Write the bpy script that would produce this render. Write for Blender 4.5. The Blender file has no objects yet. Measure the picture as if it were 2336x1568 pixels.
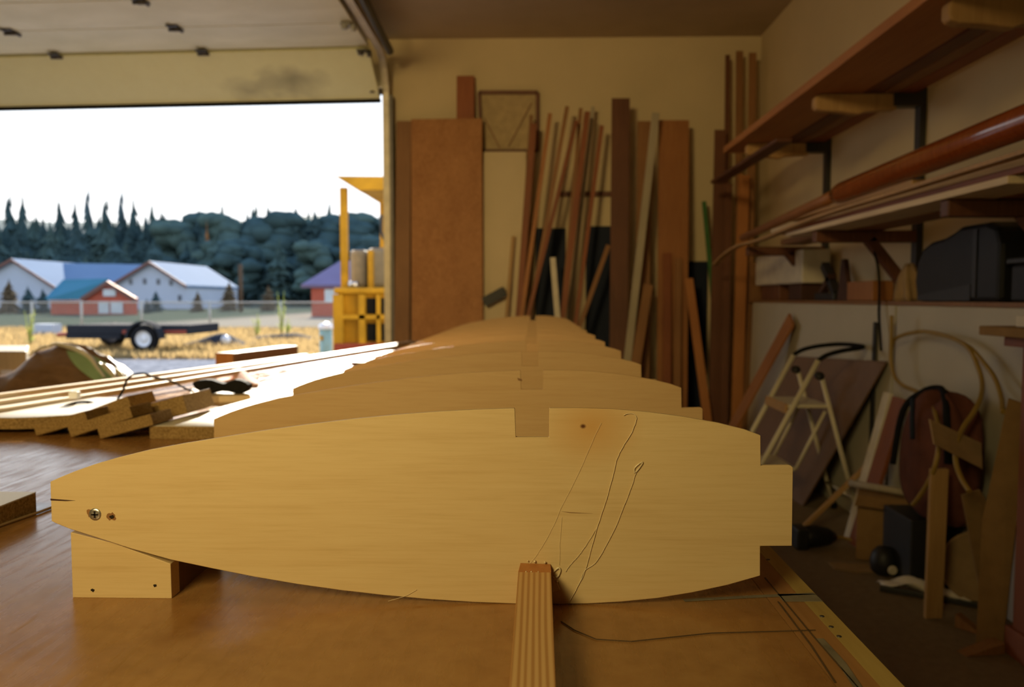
import bpy, bmesh, math, random
from mathutils import Vector, Matrix, Euler
R_ = random.Random(7)
SC = bpy.context.scene
COL = SC.collection
PI = math.pi
FPX = 1782.0
CAMZ = 1.26
# ------------------------------------------------------------------ camera
cam_rot = Euler((math.radians(90 - 3.34), 0, math.radians(1.414)))
CR = cam_rot.to_matrix()
CP = Vector((0, 0, CAMZ))
cd = bpy.data.cameras.new('camera'); cam = bpy.data.objects.new('camera', cd); COL.objects.link(cam)
cam.location = CP; cam.rotation_euler = cam_rot
cd.sensor_width = 23.6; cd.lens = FPX / 2336 * 23.6; cd.clip_start = 0.02; cd.clip_end = 1500
cd.dof.use_dof = True; cd.dof.focus_distance = 0.91; cd.dof.aperture_fstop = 3.5
SC.camera = cam
def ray(px, py): return CR @ Vector(((px - 1168) / FPX, -(py - 784) / FPX, -1))
def P(px, py, Y): v = ray(px, py); return CP + v * (Y / v.y)
def G(px, py, z): v = ray(px, py); return CP + v * ((z - CAMZ) / v.z)
def XP(px, py, x): v = ray(px, py); return CP + v * (x / v.x)
# ------------------------------------------------------------------ materials
def s2l(c):
    return tuple((x / 255 / 12.92 if x / 255 <= .04045 else ((x / 255 + .055) / 1.055) ** 2.4) for x in c)
class NT:
    def __init__(s, name):
        s.m = bpy.data.materials.new(name); s.m.use_nodes = True
        s.t = s.m.node_tree; s.b = s.t.nodes['Principled BSDF']
    def n(s, typ, **k):
        o = s.t.nodes.new(typ)
        for a, v in k.items():
            if a.startswith('i_'): o.inputs[a[2:].replace('_', ' ')].default_value = v
            else: setattr(o, a, v)
        return o
    def l(s, a, b): s.t.links.new(a, b)
    def coords(s, scale=(1, 1, 1)):
        tc = s.n('ShaderNodeTexCoord'); mp = s.n('ShaderNodeMapping'); mp.inputs['Scale'].default_value = scale
        s.l(tc.outputs['Object'], mp.inputs['Vector']); return mp.outputs['Vector']
    def noise(s, vec, scale, detail=3, rough=.55, dist=0):
        o = s.n('ShaderNodeTexNoise'); o.inputs['Scale'].default_value = scale; o.inputs['Detail'].default_value = detail
        o.inputs['Roughness'].default_value = rough; o.inputs['Distortion'].default_value = dist
        s.l(vec, o.inputs['Vector']); return o.outputs['Fac']
    def ramp(s, fac, stops):
        o = s.n('ShaderNodeValToRGB'); e = o.color_ramp.elements
        e[0].position, e[0].color = stops[0][0], (*stops[0][1], 1)
        e[1].position, e[1].color = stops[-1][0], (*stops[-1][1], 1)
        for p, c in stops[1:-1]:
            x = e.new(p); x.color = (*c, 1)
        s.l(fac, o.inputs['Fac']); return o.outputs['Color']
    def mix(s, fac, a, b, mode='MIX'):
        o = s.n('ShaderNodeMixRGB'); o.blend_type = mode
        for sock, v in ((o.inputs['Fac'], fac), (o.inputs['Color1'], a), (o.inputs['Color2'], b)):
            if hasattr(v, 'is_linked'): s.l(v, sock)
            elif isinstance(v, (int, float)): sock.default_value = v
            else: sock.default_value = (*v, 1)
        return o.outputs['Color']
    def base(s, c, rough=.6, spec=.5, metal=0):
        if hasattr(c, 'is_linked'): s.l(c, s.b.inputs['Base Color'])
        else: s.b.inputs['Base Color'].default_value = (*c, 1)
        s.b.inputs['Roughness'].default_value = rough
        s.b.inputs['Specular IOR Level'].default_value = spec
        s.b.inputs['Metallic'].default_value = metal
        return s
    def bump(s, fac, strength=.2, dist=.002):
        o = s.n('ShaderNodeBump'); o.inputs['Strength'].default_value = strength; o.inputs['Distance'].default_value = dist
        s.l(fac, o.inputs['Height']); s.l(o.outputs['Normal'], s.b.inputs['Normal'])
    def vary(s, col, amt):
        oi = s.n('ShaderNodeObjectInfo'); mr = s.n('ShaderNodeMapRange')
        mr.inputs['To Min'].default_value = 1 - amt; mr.inputs['To Max'].default_value = 1 + amt
        s.l(oi.outputs['Random'], mr.inputs['Value'])
        h = s.n('ShaderNodeHueSaturation'); s.l(mr.outputs['Result'], h.inputs['Value']); s.l(col, h.inputs['Color'])
        return h.outputs['Color']
MATS = {}
def plain(name, c, rough=.6, spec=.5, metal=0, var=.12, sc=14):
    t = NT(name); v = t.coords(); n = t.noise(v, sc, 4)
    a = tuple(max(0, x * (1 - var)) for x in c); b = tuple(min(1, x * (1 + var)) for x in c)
    t.base(t.ramp(n, [(.3, a), (.7, b)]), rough, spec, metal)
    MATS[name] = t.m; return t.m
def wood(name, c1, c2, axis='Z', rough=.55, spec=.4, rnd=.15, fine=70, coarse=2.5):
    t = NT(name); lo = {'X': (.06, 1, 1), 'Y': (1, .06, 1), 'Z': (1, 1, .06)}[axis]
    v = t.coords(lo); n = t.noise(v, fine, 5, .6, .4); n2 = t.noise(t.coords(tuple(.5 + x * .5 for x in lo)), coarse, 2)
    c = t.ramp(n, [(.3, c1), (.7, c2)])
    c = t.mix(.35, c, t.ramp(n2, [(.3, tuple(x * .75 for x in c1)), (.7, tuple(min(1, x * 1.2) for x in c2))]))
    t.base(t.vary(c, rnd), rough, spec); t.bump(n, .12, .001)
    MATS[name] = t.m; return t.m
# ------------------------------------------------------------------ mesh builder
class MB:
    def __init__(s): s.v = []; s.f = []; s.sm = []
    def add(s, vs, fs, smooth=False):
        o = len(s.v); s.v += [Vector(x) for x in vs]
        for f in fs: s.f.append([o + i for i in f]); s.sm.append(smooth)
    def box(s, lo, hi, M=None):
        x0, y0, z0 = lo; x1, y1, z1 = hi
        vs = [(x0, y0, z0), (x1, y0, z0), (x1, y1, z0), (x0, y1, z0), (x0, y0, z1), (x1, y0, z1), (x1, y1, z1), (x0, y1, z1)]
        if M is not None: vs = [M @ Vector(v) for v in vs]
        s.add(vs, [(0, 3, 2, 1), (4, 5, 6, 7), (0, 1, 5, 4), (1, 2, 6, 5), (2, 3, 7, 6), (3, 0, 4, 7)]); return s
    def prism(s, pts, d):
        """closed polygon pts (3-D) extruded by vector d"""
        n = len(pts); a = [Vector(p) for p in pts]; b = [p + Vector(d) for p in a]
        s.add(a + b, [tuple(range(n)), tuple(range(2 * n - 1, n - 1, -1))] + [(i, i + n, (i + 1) % n + n, (i + 1) % n) for i in range(n)]); return s
    def tube(s, pts, r, n=8, closed=False, cap=True):
        pts = [Vector(p) for p in pts]; m = len(pts); rr = r if isinstance(r, (list, tuple)) else [r] * m
        vs = []; prev = None
        for i, p in enumerate(pts):
            if closed: t = pts[(i + 1) % m] - pts[i - 1]
            else: t = pts[min(i + 1, m - 1)] - pts[max(i - 1, 0)]
            t.normalize()
            if prev is None:
                u = Vector((0, 0, 1)) if abs(t.z) < .9 else Vector((1, 0, 0))
                u = (u - t * u.dot(t)).normalized()
            else:
                u = prev - t * prev.dot(t); u.normalize()
            prev = u; w = t.cross(u)
            for k in range(n):
                a = 2 * PI * k / n; vs.append(p + (u * math.cos(a) + w * math.sin(a)) * rr[i])
        fs = []
        for i in range(m if closed else m - 1):
            j = (i + 1) % m
            for k in range(n): fs.append((i * n + k, i * n + (k + 1) % n, j * n + (k + 1) % n, j * n + k))
        s.add(vs, fs, True)
        if cap and not closed:
            o = len(s.v) - len(vs)
            s.f.append([o + k for k in range(n)][::-1]); s.sm.append(False)
            s.f.append([o + (m - 1) * n + k for k in range(n)]); s.sm.append(False)
        return s
    def cyl(s, a, b, r, r2=None, n=20): return s.tube([a, b], [r, r2 if r2 is not None else r], n)
    def lathe(s, prof, c, n=20, axis=(0, 0, 1), cap=True):
        ax = Vector(axis).normalized(); u = ax.orthogonal().normalized(); w = ax.cross(u); c = Vector(c); vs = []
        for r, h in prof:
            for k in range(n):
                a = 2 * PI * k / n; vs.append(c + ax * h + (u * math.cos(a) + w * math.sin(a)) * r)
        fs = []
        for i in range(len(prof) - 1):
            for k in range(n): fs.append((i * n + k, i * n + (k + 1) % n, (i + 1) * n + (k + 1) % n, (i + 1) * n + k))
        s.add(vs, fs, True)
        if cap:
            o = len(s.v) - len(vs); m = len(prof)
            s.f.append([o + k for k in range(n)][::-1]); s.sm.append(False)
            s.f.append([o + (m - 1) * n + k for k in range(n)]); s.sm.append(False)
        return s
    def grid(s, fn, nu, nv, smooth=True):
        vs = [fn(i / nu, j / nv) for j in range(nv + 1) for i in range(nu + 1)]
        fs = [(j * (nu + 1) + i, j * (nu + 1) + i + 1, (j + 1) * (nu + 1) + i + 1, (j + 1) * (nu + 1) + i) for j in range(nv) for i in range(nu)]
        s.add(vs, fs, smooth); return s
    def build(s, name, mat, parent=None, loc=None, M=None, bevel=0, solid=0, subd=0):
        """verts are in the parent's frame when parent is given (parent frame = world minus its location)"""
        me = bpy.data.meshes.new(name)
        if M is not None: Mi = M.inverted(); vs = [Mi @ v for v in s.v]
        elif loc is not None: L = Vector(loc); vs = [v - L for v in s.v]
        else: vs = s.v
        me.from_pydata([tuple(v) for v in vs], [], s.f)
        for p, q in zip(me.polygons, s.sm): p.use_smooth = q
        bm = bmesh.new(); bm.from_mesh(me); bmesh.ops.recalc_face_normals(bm, faces=bm.faces); bm.to_mesh(me); bm.free()
        if isinstance(mat, str): mat = MATS[mat]
        me.materials.append(mat)
        o = bpy.data.objects.new(name, me); COL.objects.link(o)
        if M is not None: o.matrix_world = M
        elif loc is not None: o.location = loc
        if parent is not None: o.parent = parent
        if bevel:
            b = o.modifiers.new('bevel', 'BEVEL'); b.width = bevel; b.segments = 2; b.limit_method = 'ANGLE'; b.angle_limit = .6
        if solid:
            b = o.modifiers.new('solid', 'SOLIDIFY'); b.thickness = solid
        if subd:
            b = o.modifiers.new('subd', 'SUBSURF'); b.levels = subd; b.render_levels = subd
        return o
def tag(o, label=None, cat=None, group=None, kind=None):
    if label: o['label'] = label
    if cat: o['category'] = cat
    if group: o['group'] = group
    if kind: o['kind'] = kind
    return o
def thing(name, label, cat, loc, group=None):
    o = bpy.data.objects.new(name, None); COL.objects.link(o); o.location = loc; o.empty_display_size = .1
    return tag(o, label, cat, group)
def part(root, mb, name, mat, label=None, **k):
    """mb in world coordinates -> child of root (root unrotated, at root's world location)"""
    L = Vector(root.location); r = root.parent
    while r is not None: L = L + r.location; r = r.parent
    mb.v = [v - L for v in mb.v]
    o = mb.build(name, mat, root, **k)
    if label: o['label'] = label
    return o
def solo(mb, name, mat, label, cat, loc=None, group=None, **k):
    if loc is None and 'M' not in k:
        n = len(mb.v); loc = Vector((sum(v.x for v in mb.v) / n, sum(v.y for v in mb.v) / n, min(v.z for v in mb.v)))
    return tag(mb.build(name, mat, loc=loc, **k), label, cat, group)
def struct(mb, name, mat, **k):
    return tag(mb.build(name, mat, **k), kind='structure')
def frame(p1, p2, wdir):
    """matrix: local Z along p1->p2, local X along wdir (orthogonalised)"""
    z = (Vector(p2) - Vector(p1)); L = z.length; z.normalize()
    x = Vector(wdir); x = (x - z * x.dot(z)).normalized(); y = z.cross(x)
    M = Matrix((x, y, z)).transposed().to_4x4(); M.translation = Vector(p1); return M, L
def board_mb(p1, p2, w, t, wdir=(1, 0, 0)):
    M, L = frame(p1, p2, wdir); return MB().box((-w / 2, -t / 2, 0), (w / 2, t / 2, L), M), M
def board(p1, p2, w, t, mat, name, label, cat, group=None, wdir=(1, 0, 0), bevel=.002):
    mb, M = board_mb(p1, p2, w, t, wdir)
    return solo(mb, name, mat, label, cat, M=M, group=group, bevel=bevel)
def smooth_path(pts, n=6):
    pts = [Vector(p) for p in pts]; out = []
    for i in range(len(pts) - 1):
        p0 = pts[max(i - 1, 0)]; p1 = pts[i]; p2 = pts[i + 1]; p3 = pts[min(i + 2, len(pts) - 1)]
        for k in range(n):
            t = k / n
            out.append(.5 * ((2 * p1) + (p2 - p0) * t + (2 * p0 - 5 * p1 + 4 * p2 - p3) * t * t + (3 * p1 - p0 - 3 * p2 + p3) * t ** 3))
    out.append(pts[-1]); return out

# ------------------------------------------------------------------ material library
wood('pine', (.36, .20, .07), (.52, .32, .13))
wood('pale_wood', (.62, .48, .30), (.78, .64, .44))
wood('red_wood', (.21, .055, .015), (.31, .10, .032))
wood('brown_wood', (.20, .085, .028), (.30, .145, .052))
wood('orange_wood', (.31, .11, .028), (.42, .18, .055))
wood('dark_wood', (.10, .035, .015), (.17, .065, .03))
wood('grey_wood', (.34, .29, .20), (.45, .39, .29))
wood('varnished', (.22, .04, .006), (.34, .075, .012), rough=.15, spec=.7)
wood('cabinet_red', (.20, .055, .025), (.28, .09, .04))
plain('infill_tan', (.46, .35, .19), .8, .2)
plain('cream_paint', (.64, .53, .34), .75, .3, var=.05, sc=2)
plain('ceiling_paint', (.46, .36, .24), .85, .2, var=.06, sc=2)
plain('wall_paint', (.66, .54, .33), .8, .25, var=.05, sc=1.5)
plain('white_panel', (.50, .46, .36), .5, .4, var=.05, sc=3)
plain('white_paint', (.78, .76, .70), .5, .4, var=.05, sc=6)
plain('off_white', (.66, .60, .48), .6, .4, var=.1, sc=9)
plain('stool_paint', (.62, .56, .40), .45, .5, var=.05, sc=9)
plain('black', (.018, .018, .02), .5, .4)
plain('black_rubber', (.012, .012, .013), .85, .1)
plain('black_plastic', (.014, .014, .016), .5, .25)
plain('black_metal', (.03, .028, .026), .45, .5)
plain('dark_steel', (.10, .09, .085), .45, .5, .6)
plain('steel', (.55, .53, .50), .3, .5, .9)
plain('galv', (.42, .42, .39), .8, .2, .2)
plain('rail_metal', (.62, .57, .47), .45, .5, .2)
plain('blue_black', (.010, .016, .034), .6, .2)
plain('green_paint', (.05, .16, .04), .5, .4)
plain('yellow_hose', (.30, .19, .035), .45, .5)
plain('cardboard', (.27, .16, .065), .85, .2)
plain('pale_cardboard', (.36, .24, .12), .85, .2)
plain('bag_cloth', (.12, .042, .026), .85, .2, var=.25, sc=9)
plain('hardboard', (.19, .11, .062), .55, .4, var=.1, sc=5)
plain('dark_brown', (.07, .03, .018), .7, .3)
plain('dark_slot', (.02, .013, .008), .7, .2)
plain('grey_tape', (.20, .17, .12), .5, .4, var=.3, sc=30)
plain('pencil', (.10, .06, .03), .7, .2)
plain('cord', (.34, .22, .11), .7, .2)
plain('red_cloth', (.80, .50, .45), .85, .1, var=.4, sc=25)
plain('trailer_black', (.03, .033, .04), .95, .03)
plain('rust_red', (.30, .06, .035), .7, .3)
plain('wheel_white', (.75, .78, .82), .4, .5)
plain('teal', (.26, .42, .40), .5, .5)
plain('machine_yellow', (.46, .25, .012), .6, .3, var=.25, sc=3)
plain('seat_grey', (.22, .20, .16), .6, .4)
plain('bldg_white', (.42, .47, .55), .7, .3, var=.03, sc=.5)
plain('roof_metal', (.15, .22, .32), .95, .05, var=.04, sc=.4)
plain('roof_teal', (.05, .18, .25), .9, .1, var=.05, sc=.4)
plain('bldg_red', (.40, .09, .05), .7, .3, var=.1, sc=.7)
plain('roof_purple', (.17, .13, .22), .7, .3, var=.08, sc=.6)
plain('window_glass', (.45, .50, .52), .2, .6, var=.15, sc=1)
plain('window_dark', (.05, .07, .10), .2, .6)
plain('brown_trim', (.16, .07, .05), .6, .3)
plain('bark', (.10, .065, .04), .9, .1)
plain('weed', (.42, .46, .14), .8, .2, var=.3, sc=4)
plain('straw', (.30, .22, .10), .9, .1, var=.4, sc=2)
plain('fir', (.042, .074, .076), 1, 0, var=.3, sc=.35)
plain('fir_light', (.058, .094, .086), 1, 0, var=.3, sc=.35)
plain('fir_brown', (.11, .08, .045), .9, .1, var=.4, sc=.5)
plain('autumn', (.24, .11, .04), .9, .1, var=.4, sc=.5)
plain('wispy', (.10, .15, .17), .9, .1, var=.4, sc=.5)
plain('hill_green', (.055, .095, .10), .95, .1, var=.4, sc=.03)
plain('white_shine', (.85, .85, .85), .25, .6)
plain('lining', (.75, .70, .58), .5, .4)
plain('tarp_green', (.30, .46, .25), .45, .5, var=.15, sc=8)
def translucent(name, amt, col):
    m = MATS[name]; nt = m.node_tree; b = nt.nodes['Principled BSDF']; out = [n for n in nt.nodes if n.type == 'OUTPUT_MATERIAL'][0]
    tr = nt.nodes.new('ShaderNodeBsdfTranslucent'); tr.inputs['Color'].default_value = (*col, 1); mx = nt.nodes.new('ShaderNodeMixShader'); mx.inputs[0].default_value = amt
    nt.links.new(b.outputs[0], mx.inputs[1]); nt.links.new(tr.outputs[0], mx.inputs[2]); nt.links.new(mx.outputs[0], out.inputs['Surface'])
translucent('straw', .5, (.42, .30, .14)); translucent('weed', .5, (.50, .55, .16))
# concrete floor
t = NT('concrete'); v = t.coords(); n1 = t.noise(v, 1.2, 5); n2 = t.noise(v, 30, 4)
c = t.ramp(n1, [(.3, (.20, .145, .085)), (.7, (.29, .215, .13))]); c = t.mix(.3, c, t.ramp(n2, [(.35, (.14, .10, .06)), (.7, (.33, .25, .15))]))
t.base(c, .6, .35); MATS['concrete'] = t.m
# tarp brown with wrinkles
t = NT('tarp_brown'); v = t.coords((1, 1, 3)); n1 = t.noise(v, 6, 4, .6, .6)
t.base(t.ramp(n1, [(.3, (.14, .075, .035)), (.7, (.27, .16, .09))]), .42, .5); t.bump(n1, .5, .02); MATS['tarp_brown'] = t.m
# particle board
t = NT('particle'); v = t.coords(); n1 = t.noise(v, 220, 4, .7); n2 = t.noise(v, 20, 2)
c = t.ramp(n1, [(.34, (.12, .065, .02)), (.5, (.30, .185, .065)), (.68, (.50, .34, .14))]); c = t.mix(.25, c, t.ramp(n2, [(.3, (.20, .115, .036)), (.7, (.34, .21, .075))]))
t.base(c, .7, .3); t.bump(n1, .3, .001); MATS['particle'] = t.m
plain('laminate', (.74, .70, .62), .35, .5, var=.04)
# flake sheet
t = NT('flake'); v = t.coords((1, 1, .7)); n1 = t.noise(v, 26, 5, .7, 1.5); n2 = t.noise(v, 5, 2)
c = t.ramp(n1, [(.35, (.30, .12, .035)), (.65, (.46, .22, .08))]); c = t.mix(.3, c, t.ramp(n2, [(.3, (.28, .11, .03)), (.7, (.50, .24, .09))]))
t.base(c, .6, .35); MATS['flake'] = t.m
# birch plywood face (grain along X)
def birch(name, knot, shade_tint=None):
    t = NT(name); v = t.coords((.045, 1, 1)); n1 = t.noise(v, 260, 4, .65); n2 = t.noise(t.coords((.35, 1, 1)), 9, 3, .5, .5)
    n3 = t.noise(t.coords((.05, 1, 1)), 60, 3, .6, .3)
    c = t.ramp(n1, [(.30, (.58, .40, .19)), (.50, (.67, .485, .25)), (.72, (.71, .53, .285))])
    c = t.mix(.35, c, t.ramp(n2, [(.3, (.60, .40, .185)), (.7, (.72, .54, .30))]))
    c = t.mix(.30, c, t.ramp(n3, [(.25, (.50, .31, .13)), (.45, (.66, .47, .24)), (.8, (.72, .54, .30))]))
    if shade_tint: c = t.mix(1.0, c, shade_tint, 'MULTIPLY')
    if knot:
        vv = t.coords()
        for (kx, kz, r0, r1, col) in knot:
            sub = t.n('ShaderNodeVectorMath', operation='SUBTRACT'); sub.inputs[1].default_value = (kx, 0, kz); t.l(vv, sub.inputs[0])
            ml = t.n('ShaderNodeVectorMath', operation='MULTIPLY'); ml.inputs[1].default_value = (.8, 0, 1); t.l(sub.outputs[0], ml.inputs[0])
            ln = t.n('ShaderNodeVectorMath', operation='LENGTH'); t.l(ml.outputs[0], ln.inputs[0])
            mr = t.n('ShaderNodeMapRange'); mr.inputs['From Min'].default_value = r1; mr.inputs['From Max'].default_value = r0
            mr.inputs['To Min'].default_value = 0; mr.inputs['To Max'].default_value = 1; t.l(ln.outputs['Value'], mr.inputs['Value'])
            c = t.mix(mr.outputs['Result'], c, col)
    t.base(c, .5, .35); t.bump(n1, .08, .0005); MATS[name] = t.m
# table top
t = NT('table_top'); v = t.coords(); n1 = t.noise(v, 3.2, 5, .6, .5); n2 = t.noise(v, 38, 4, .6); n3 = t.noise(t.coords((1, .12, 1)), 90, 3)
c = t.ramp(n1, [(.3, (.22, .095, .024)), (.55, (.34, .160, .046)), (.75, (.43, .22, .070))])
c = t.mix(.25, c, t.ramp(n2, [(.3, (.20, .095, .03)), (.7, (.45, .26, .10))]))
t.base(c, .34, .5)
rr = t.ramp(n3, [(.3, (.16,) * 3), (.7, (.34,) * 3)]); t.l(rr, t.b.inputs['Roughness']); t.bump(n2, .02, .001); MATS['table_top'] = t.m
wood('edge_wood', (.34, .22, .06), (.48, .34, .11), axis='Y', fine=60)
wood('edge_wood_brown', (.24, .11, .035), (.34, .17, .06), axis='Y', fine=60)
# striped fir stick
t = NT('fir_stick'); v = t.coords((1, 1, .03)); n1 = t.noise(v, 30, 2); w = t.n('ShaderNodeTexWave'); w.bands_direction = 'X'
w.inputs['Scale'].default_value = 50; w.inputs['Distortion'].default_value = 2.2; w.inputs['Detail'].default_value = 1; t.l(t.coords((1, 1, .06)), w.inputs['Vector'])
c = t.ramp(w.outputs['Fac'], [(.15, (.42, .20, .065)), (.55, (.60, .36, .15)), (1, (.64, .40, .18))]); c = t.mix(.2, c, t.ramp(n1, [(.3, (.45, .23, .08)), (.7, (.66, .42, .2))]))
t.base(c, .5, .35); MATS['fir_stick'] = t.m
t = NT('glue'); t.base((.92, .74, .45), .12, .6); t.b.inputs['Transmission Weight'].default_value = .25; t.b.inputs['IOR'].default_value = 1.45; MATS['glue'] = t.m
t = NT('glue_thread'); t.base((.80, .66, .42), .25, .6); MATS['glue_thread'] = t.m
# ground outside
t = NT('ground_mat'); v = t.coords(); n1 = t.noise(v, .22, 5, .6, .5); n2 = t.noise(v, 5, 4, .7)
sx = t.n('ShaderNodeSeparateXYZ'); t.l(v, sx.inputs[0])
def rng(a, b, o):
    m = t.n('ShaderNodeMapRange'); m.inputs['From Min'].default_value = a; m.inputs['From Max'].default_value = b; t.l(o, m.inputs['Value']); return m.outputs['Result']
g = t.mix(.55, t.ramp(n1, [(.35, (.13, .09, .035)), (.65, (.30, .21, .09))]), t.ramp(n2, [(.3, (.09, .06, .025)), (.7, (.36, .25, .12))]))
gr = t.ramp(n2, [(.3, (.09, .10, .12)), (.7, (.30, .31, .34))])
a = rng(17.0, 15.6, sx.outputs['Y'])
c = t.mix(a, g, gr); b = rng(33, 36, sx.outputs['Y']); lw = rng(-17, -21, sx.outputs['X']); c = t.mix(b, c, t.mix(lw, (.27, .24, .19), t.ramp(n2, [(.3, (.05, .065, .05)), (.7, (.10, .115, .085))]))); t.base(c, 1, 0); MATS['ground_mat'] = t.m
# garage door panel, with its scuffs
t = NT('door_panel'); v = t.coords(); n1 = t.noise(t.coords((.5, 1, 1)), 2.2, 5, .6, .5)
c = t.ramp(n1, [(.3, (.70, .68, .50)), (.7, (.88, .86, .70))]); t.base(c, .38, .5); MATS['door_panel'] = t.m
t = NT('door_panel_scuffed'); v = t.coords(); n1 = t.noise(v, 7, 4, .6, .8)
c = t.mix(.3, (.78, .77, .47), t.ramp(n1, [(.3, (.72, .69, .41)), (.7, (.82, .81, .53))])); wv = t.n('ShaderNodeVectorMath', operation='ADD')
ns = t.n('ShaderNodeTexNoise'); ns.inputs['Scale'].default_value = 5; t.l(v, ns.inputs['Vector'])
sc = t.n('ShaderNodeVectorMath', operation='SCALE'); sc.inputs['Scale'].default_value = .25; t.l(ns.outputs['Color'], sc.inputs[0]); t.l(v, wv.inputs[0]); t.l(sc.outputs[0], wv.inputs[1])
for (kx, kz, r1, f) in ((-2.06, .37, .34, .62), (-2.45, .28, .28, .45), (-1.9, .2, .2, .18)):
    d = t.n('ShaderNodeVectorMath', operation='SUBTRACT'); d.inputs[1].default_value = (kx, 0, kz); t.l(wv.outputs[0], d.inputs[0])
    ml = t.n('ShaderNodeVectorMath', operation='MULTIPLY'); ml.inputs[1].default_value = (.9, 0, 1.7); t.l(d.outputs[0], ml.inputs[0])
    ln = t.n('ShaderNodeVectorMath', operation='LENGTH'); t.l(ml.outputs[0], ln.inputs[0])
    mr = t.n('ShaderNodeMapRange'); mr.inputs['From Min'].default_value = r1; mr.inputs['From Max'].default_value = 0; mr.inputs['To Max'].default_value = f; t.l(ln.outputs['Value'], mr.inputs['Value'])
    c = t.mix(mr.outputs['Result'], c, (.10, .085, .06))
t.base(c, .5, .4); MATS['door_panel_scuffed'] = t.m

# ================================================================== ROOM
YW, XR, ZC = 7.5, 2.14, 3.70          # back wall, right wall, ceiling
XJ, XL, YR = -1.39, -6.8, -4.2        # door jamb, left wall, rear wall
struct(MB().box((XL, YR, -.12), (XR, YW + .15, 0)), 'floor', 'concrete')
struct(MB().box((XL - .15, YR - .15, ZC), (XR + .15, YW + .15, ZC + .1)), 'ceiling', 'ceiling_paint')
w = MB(); w.box((XJ, YW, 0), (XR, YW + .15, ZC)); w.box((-6.3, YW, 3.26), (XJ, YW + .15, ZC)); w.box((XL, YW, 0), (-6.3, YW + .15, ZC))
struct(w, 'wall_back', 'wall_paint')
struct(MB().box((XR, YR - .15, 0), (XR + .15, YW + .15, ZC)), 'wall_right', 'wall_paint')
struct(MB().box((XL - .15, YR - .15, 0), (XL, YW + .15, ZC)), 'wall_left', 'wall_paint')
struct(MB().box((XL, YR - .15, 0), (XR, YR, ZC)), 'wall_rear', 'wall_paint')
tr = MB(); tr.box((XJ - .012, YW - .06, 0), (XJ + .06, YW - .002, 3.3)); tr.box((XJ - .02, YW, 0), (XJ - .002, YW + .17, 3.3))
struct(tr, 'trim_1', 'rail_metal')

# ---------------- overhead garage door
ZD, PNL = 3.445, .575
YS = [6.88 - i * PNL for i in range(5)]
door = thing('garage_door', 'cream overhead sectional garage door rolled up above the opening, scuffed bottom panel', 'garage door', (XJ, 7.38, 3.12))
DX0, DX1 = -6.25, -1.41
def dpanel(p_far, p_near, mat):
    ax = (Vector(p_near) - Vector(p_far)); L = ax.length
    d = ax.normalized(); nrm = Vector((1, 0, 0)).cross(d); nrm = nrm if nrm.z > 0 or nrm.y > 0 else -nrm
    M = Matrix((Vector((1, 0, 0)), nrm, d)).transposed().to_4x4(); M.translation = Vector(p_far)
    mb = MB().box((DX0, -.004, .004), (DX1, .034, L - .004), M)
    for v in mb.v: v -= door.location
    M2 = M.copy(); M2.translation = M.translation - door.location
    o = mb.build('door_panel', mat, door, M=M2, bevel=.006); return o
dp0 = dpanel((0, 7.38, 3.115), (0, YS[0], ZD - .02), 'door_panel_scuffed')
for i in range(4): dpanel((0, YS[i], ZD), (0, YS[i + 1], ZD), 'door_panel')
sl = MB().box((DX0, 7.372, 3.085), (DX1, 7.41, 3.118)); part(door, sl, 'bottom_seal', 'black_rubber')
def hinge(x, Y, z):
    h = MB()
    h.box((x - .045, Y - .07, z - .012), (x + .045, Y + .07, z - .002)); h.tube([(x - .05, Y, z - .02), (x + .05, Y, z - .02)], .014, 8)
    h.box((x - .03, Y - .09, z - .018), (x - .012, Y + .02, z - .008)); h.box((x + .012, Y - .02, z - .018), (x + .03, Y + .09, z - .008))
    part(door, h, 'hinge', 'dark_steel')
for px, py, i in ((130, 125, 0), (465, 118, 0), (25, 70, 1), (400, 60, 1), (320, 0, 2), (-60, 10, 2)):
    p = P(px, py, YS[i]); hinge(p.x, YS[i], ZD - (.02 if i == 0 else .004))
for i, (x, Y, z) in enumerate(((-1.46, YS[0] + .02, ZD - .03), (-1.46, YS[1], ZD - .01), (-1.45, 7.33, 3.2))):
    h = MB(); h.box((x - .05, Y - .05, z - .02), (x + .03, Y + .05, z - .006)); h.lathe([(.0, -.016), (.03, -.016), (.03, .016), (.0, .016)], (x + .05, Y, z - .03), 14, (1, 0, 0))
    h.lathe([(.0, -.016), (.026, -.016), (.026, .016), (.0, .016)], (x - .02, Y - .02, z - .03), 12, (0, 0, 1))
    part(door, h, 'roller', 'galv' if i == 1 else 'dark_steel')
door.rotation_euler.y = -.015
# track
tk = thing('door_track', 'pale steel roller track curving from the door jamb up under the ceiling', 'track', (-1.36, 7.42, 0))
rc = .40; pth = [(-1.36, 7.40, 0), (-1.36, 7.40, 3.10)]
for k in range(1, 9):
    a = PI / 2 * k / 8; pth.append((-1.36, 7.40 - rc * (1 - math.cos(a)), 3.10 + rc * math.sin(a)))
pth.append((-1.36, 3.4, 3.51))
def sweep(pts, prof):
    mb = MB(); m = len(prof); vs = []
    for i, p in enumerate(pts):
        a = Vector(pts[min(i + 1, len(pts) - 1)]) - Vector(pts[max(i - 1, 0)]); a.normalize(); nrm = Vector((1, 0, 0)).cross(a)
        for u, w_ in prof: vs.append(Vector(p) + Vector((1, 0, 0)) * u + nrm * w_)
    fs = [(i * m + k, i * m + (k + 1) % m, (i + 1) * m + (k + 1) % m, (i + 1) * m + k) for i in range(len(pts) - 1) for k in range(m)]
    mb.add(vs, fs, False); return mb
part(tk, sweep(pth, [(-.03, -.03), (.03, -.03), (.03, .03), (-.03, .03), (-.03, .024), (.022, .024), (.022, -.024), (-.03, -.024)]), 'rail', 'rail_metal')
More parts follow.
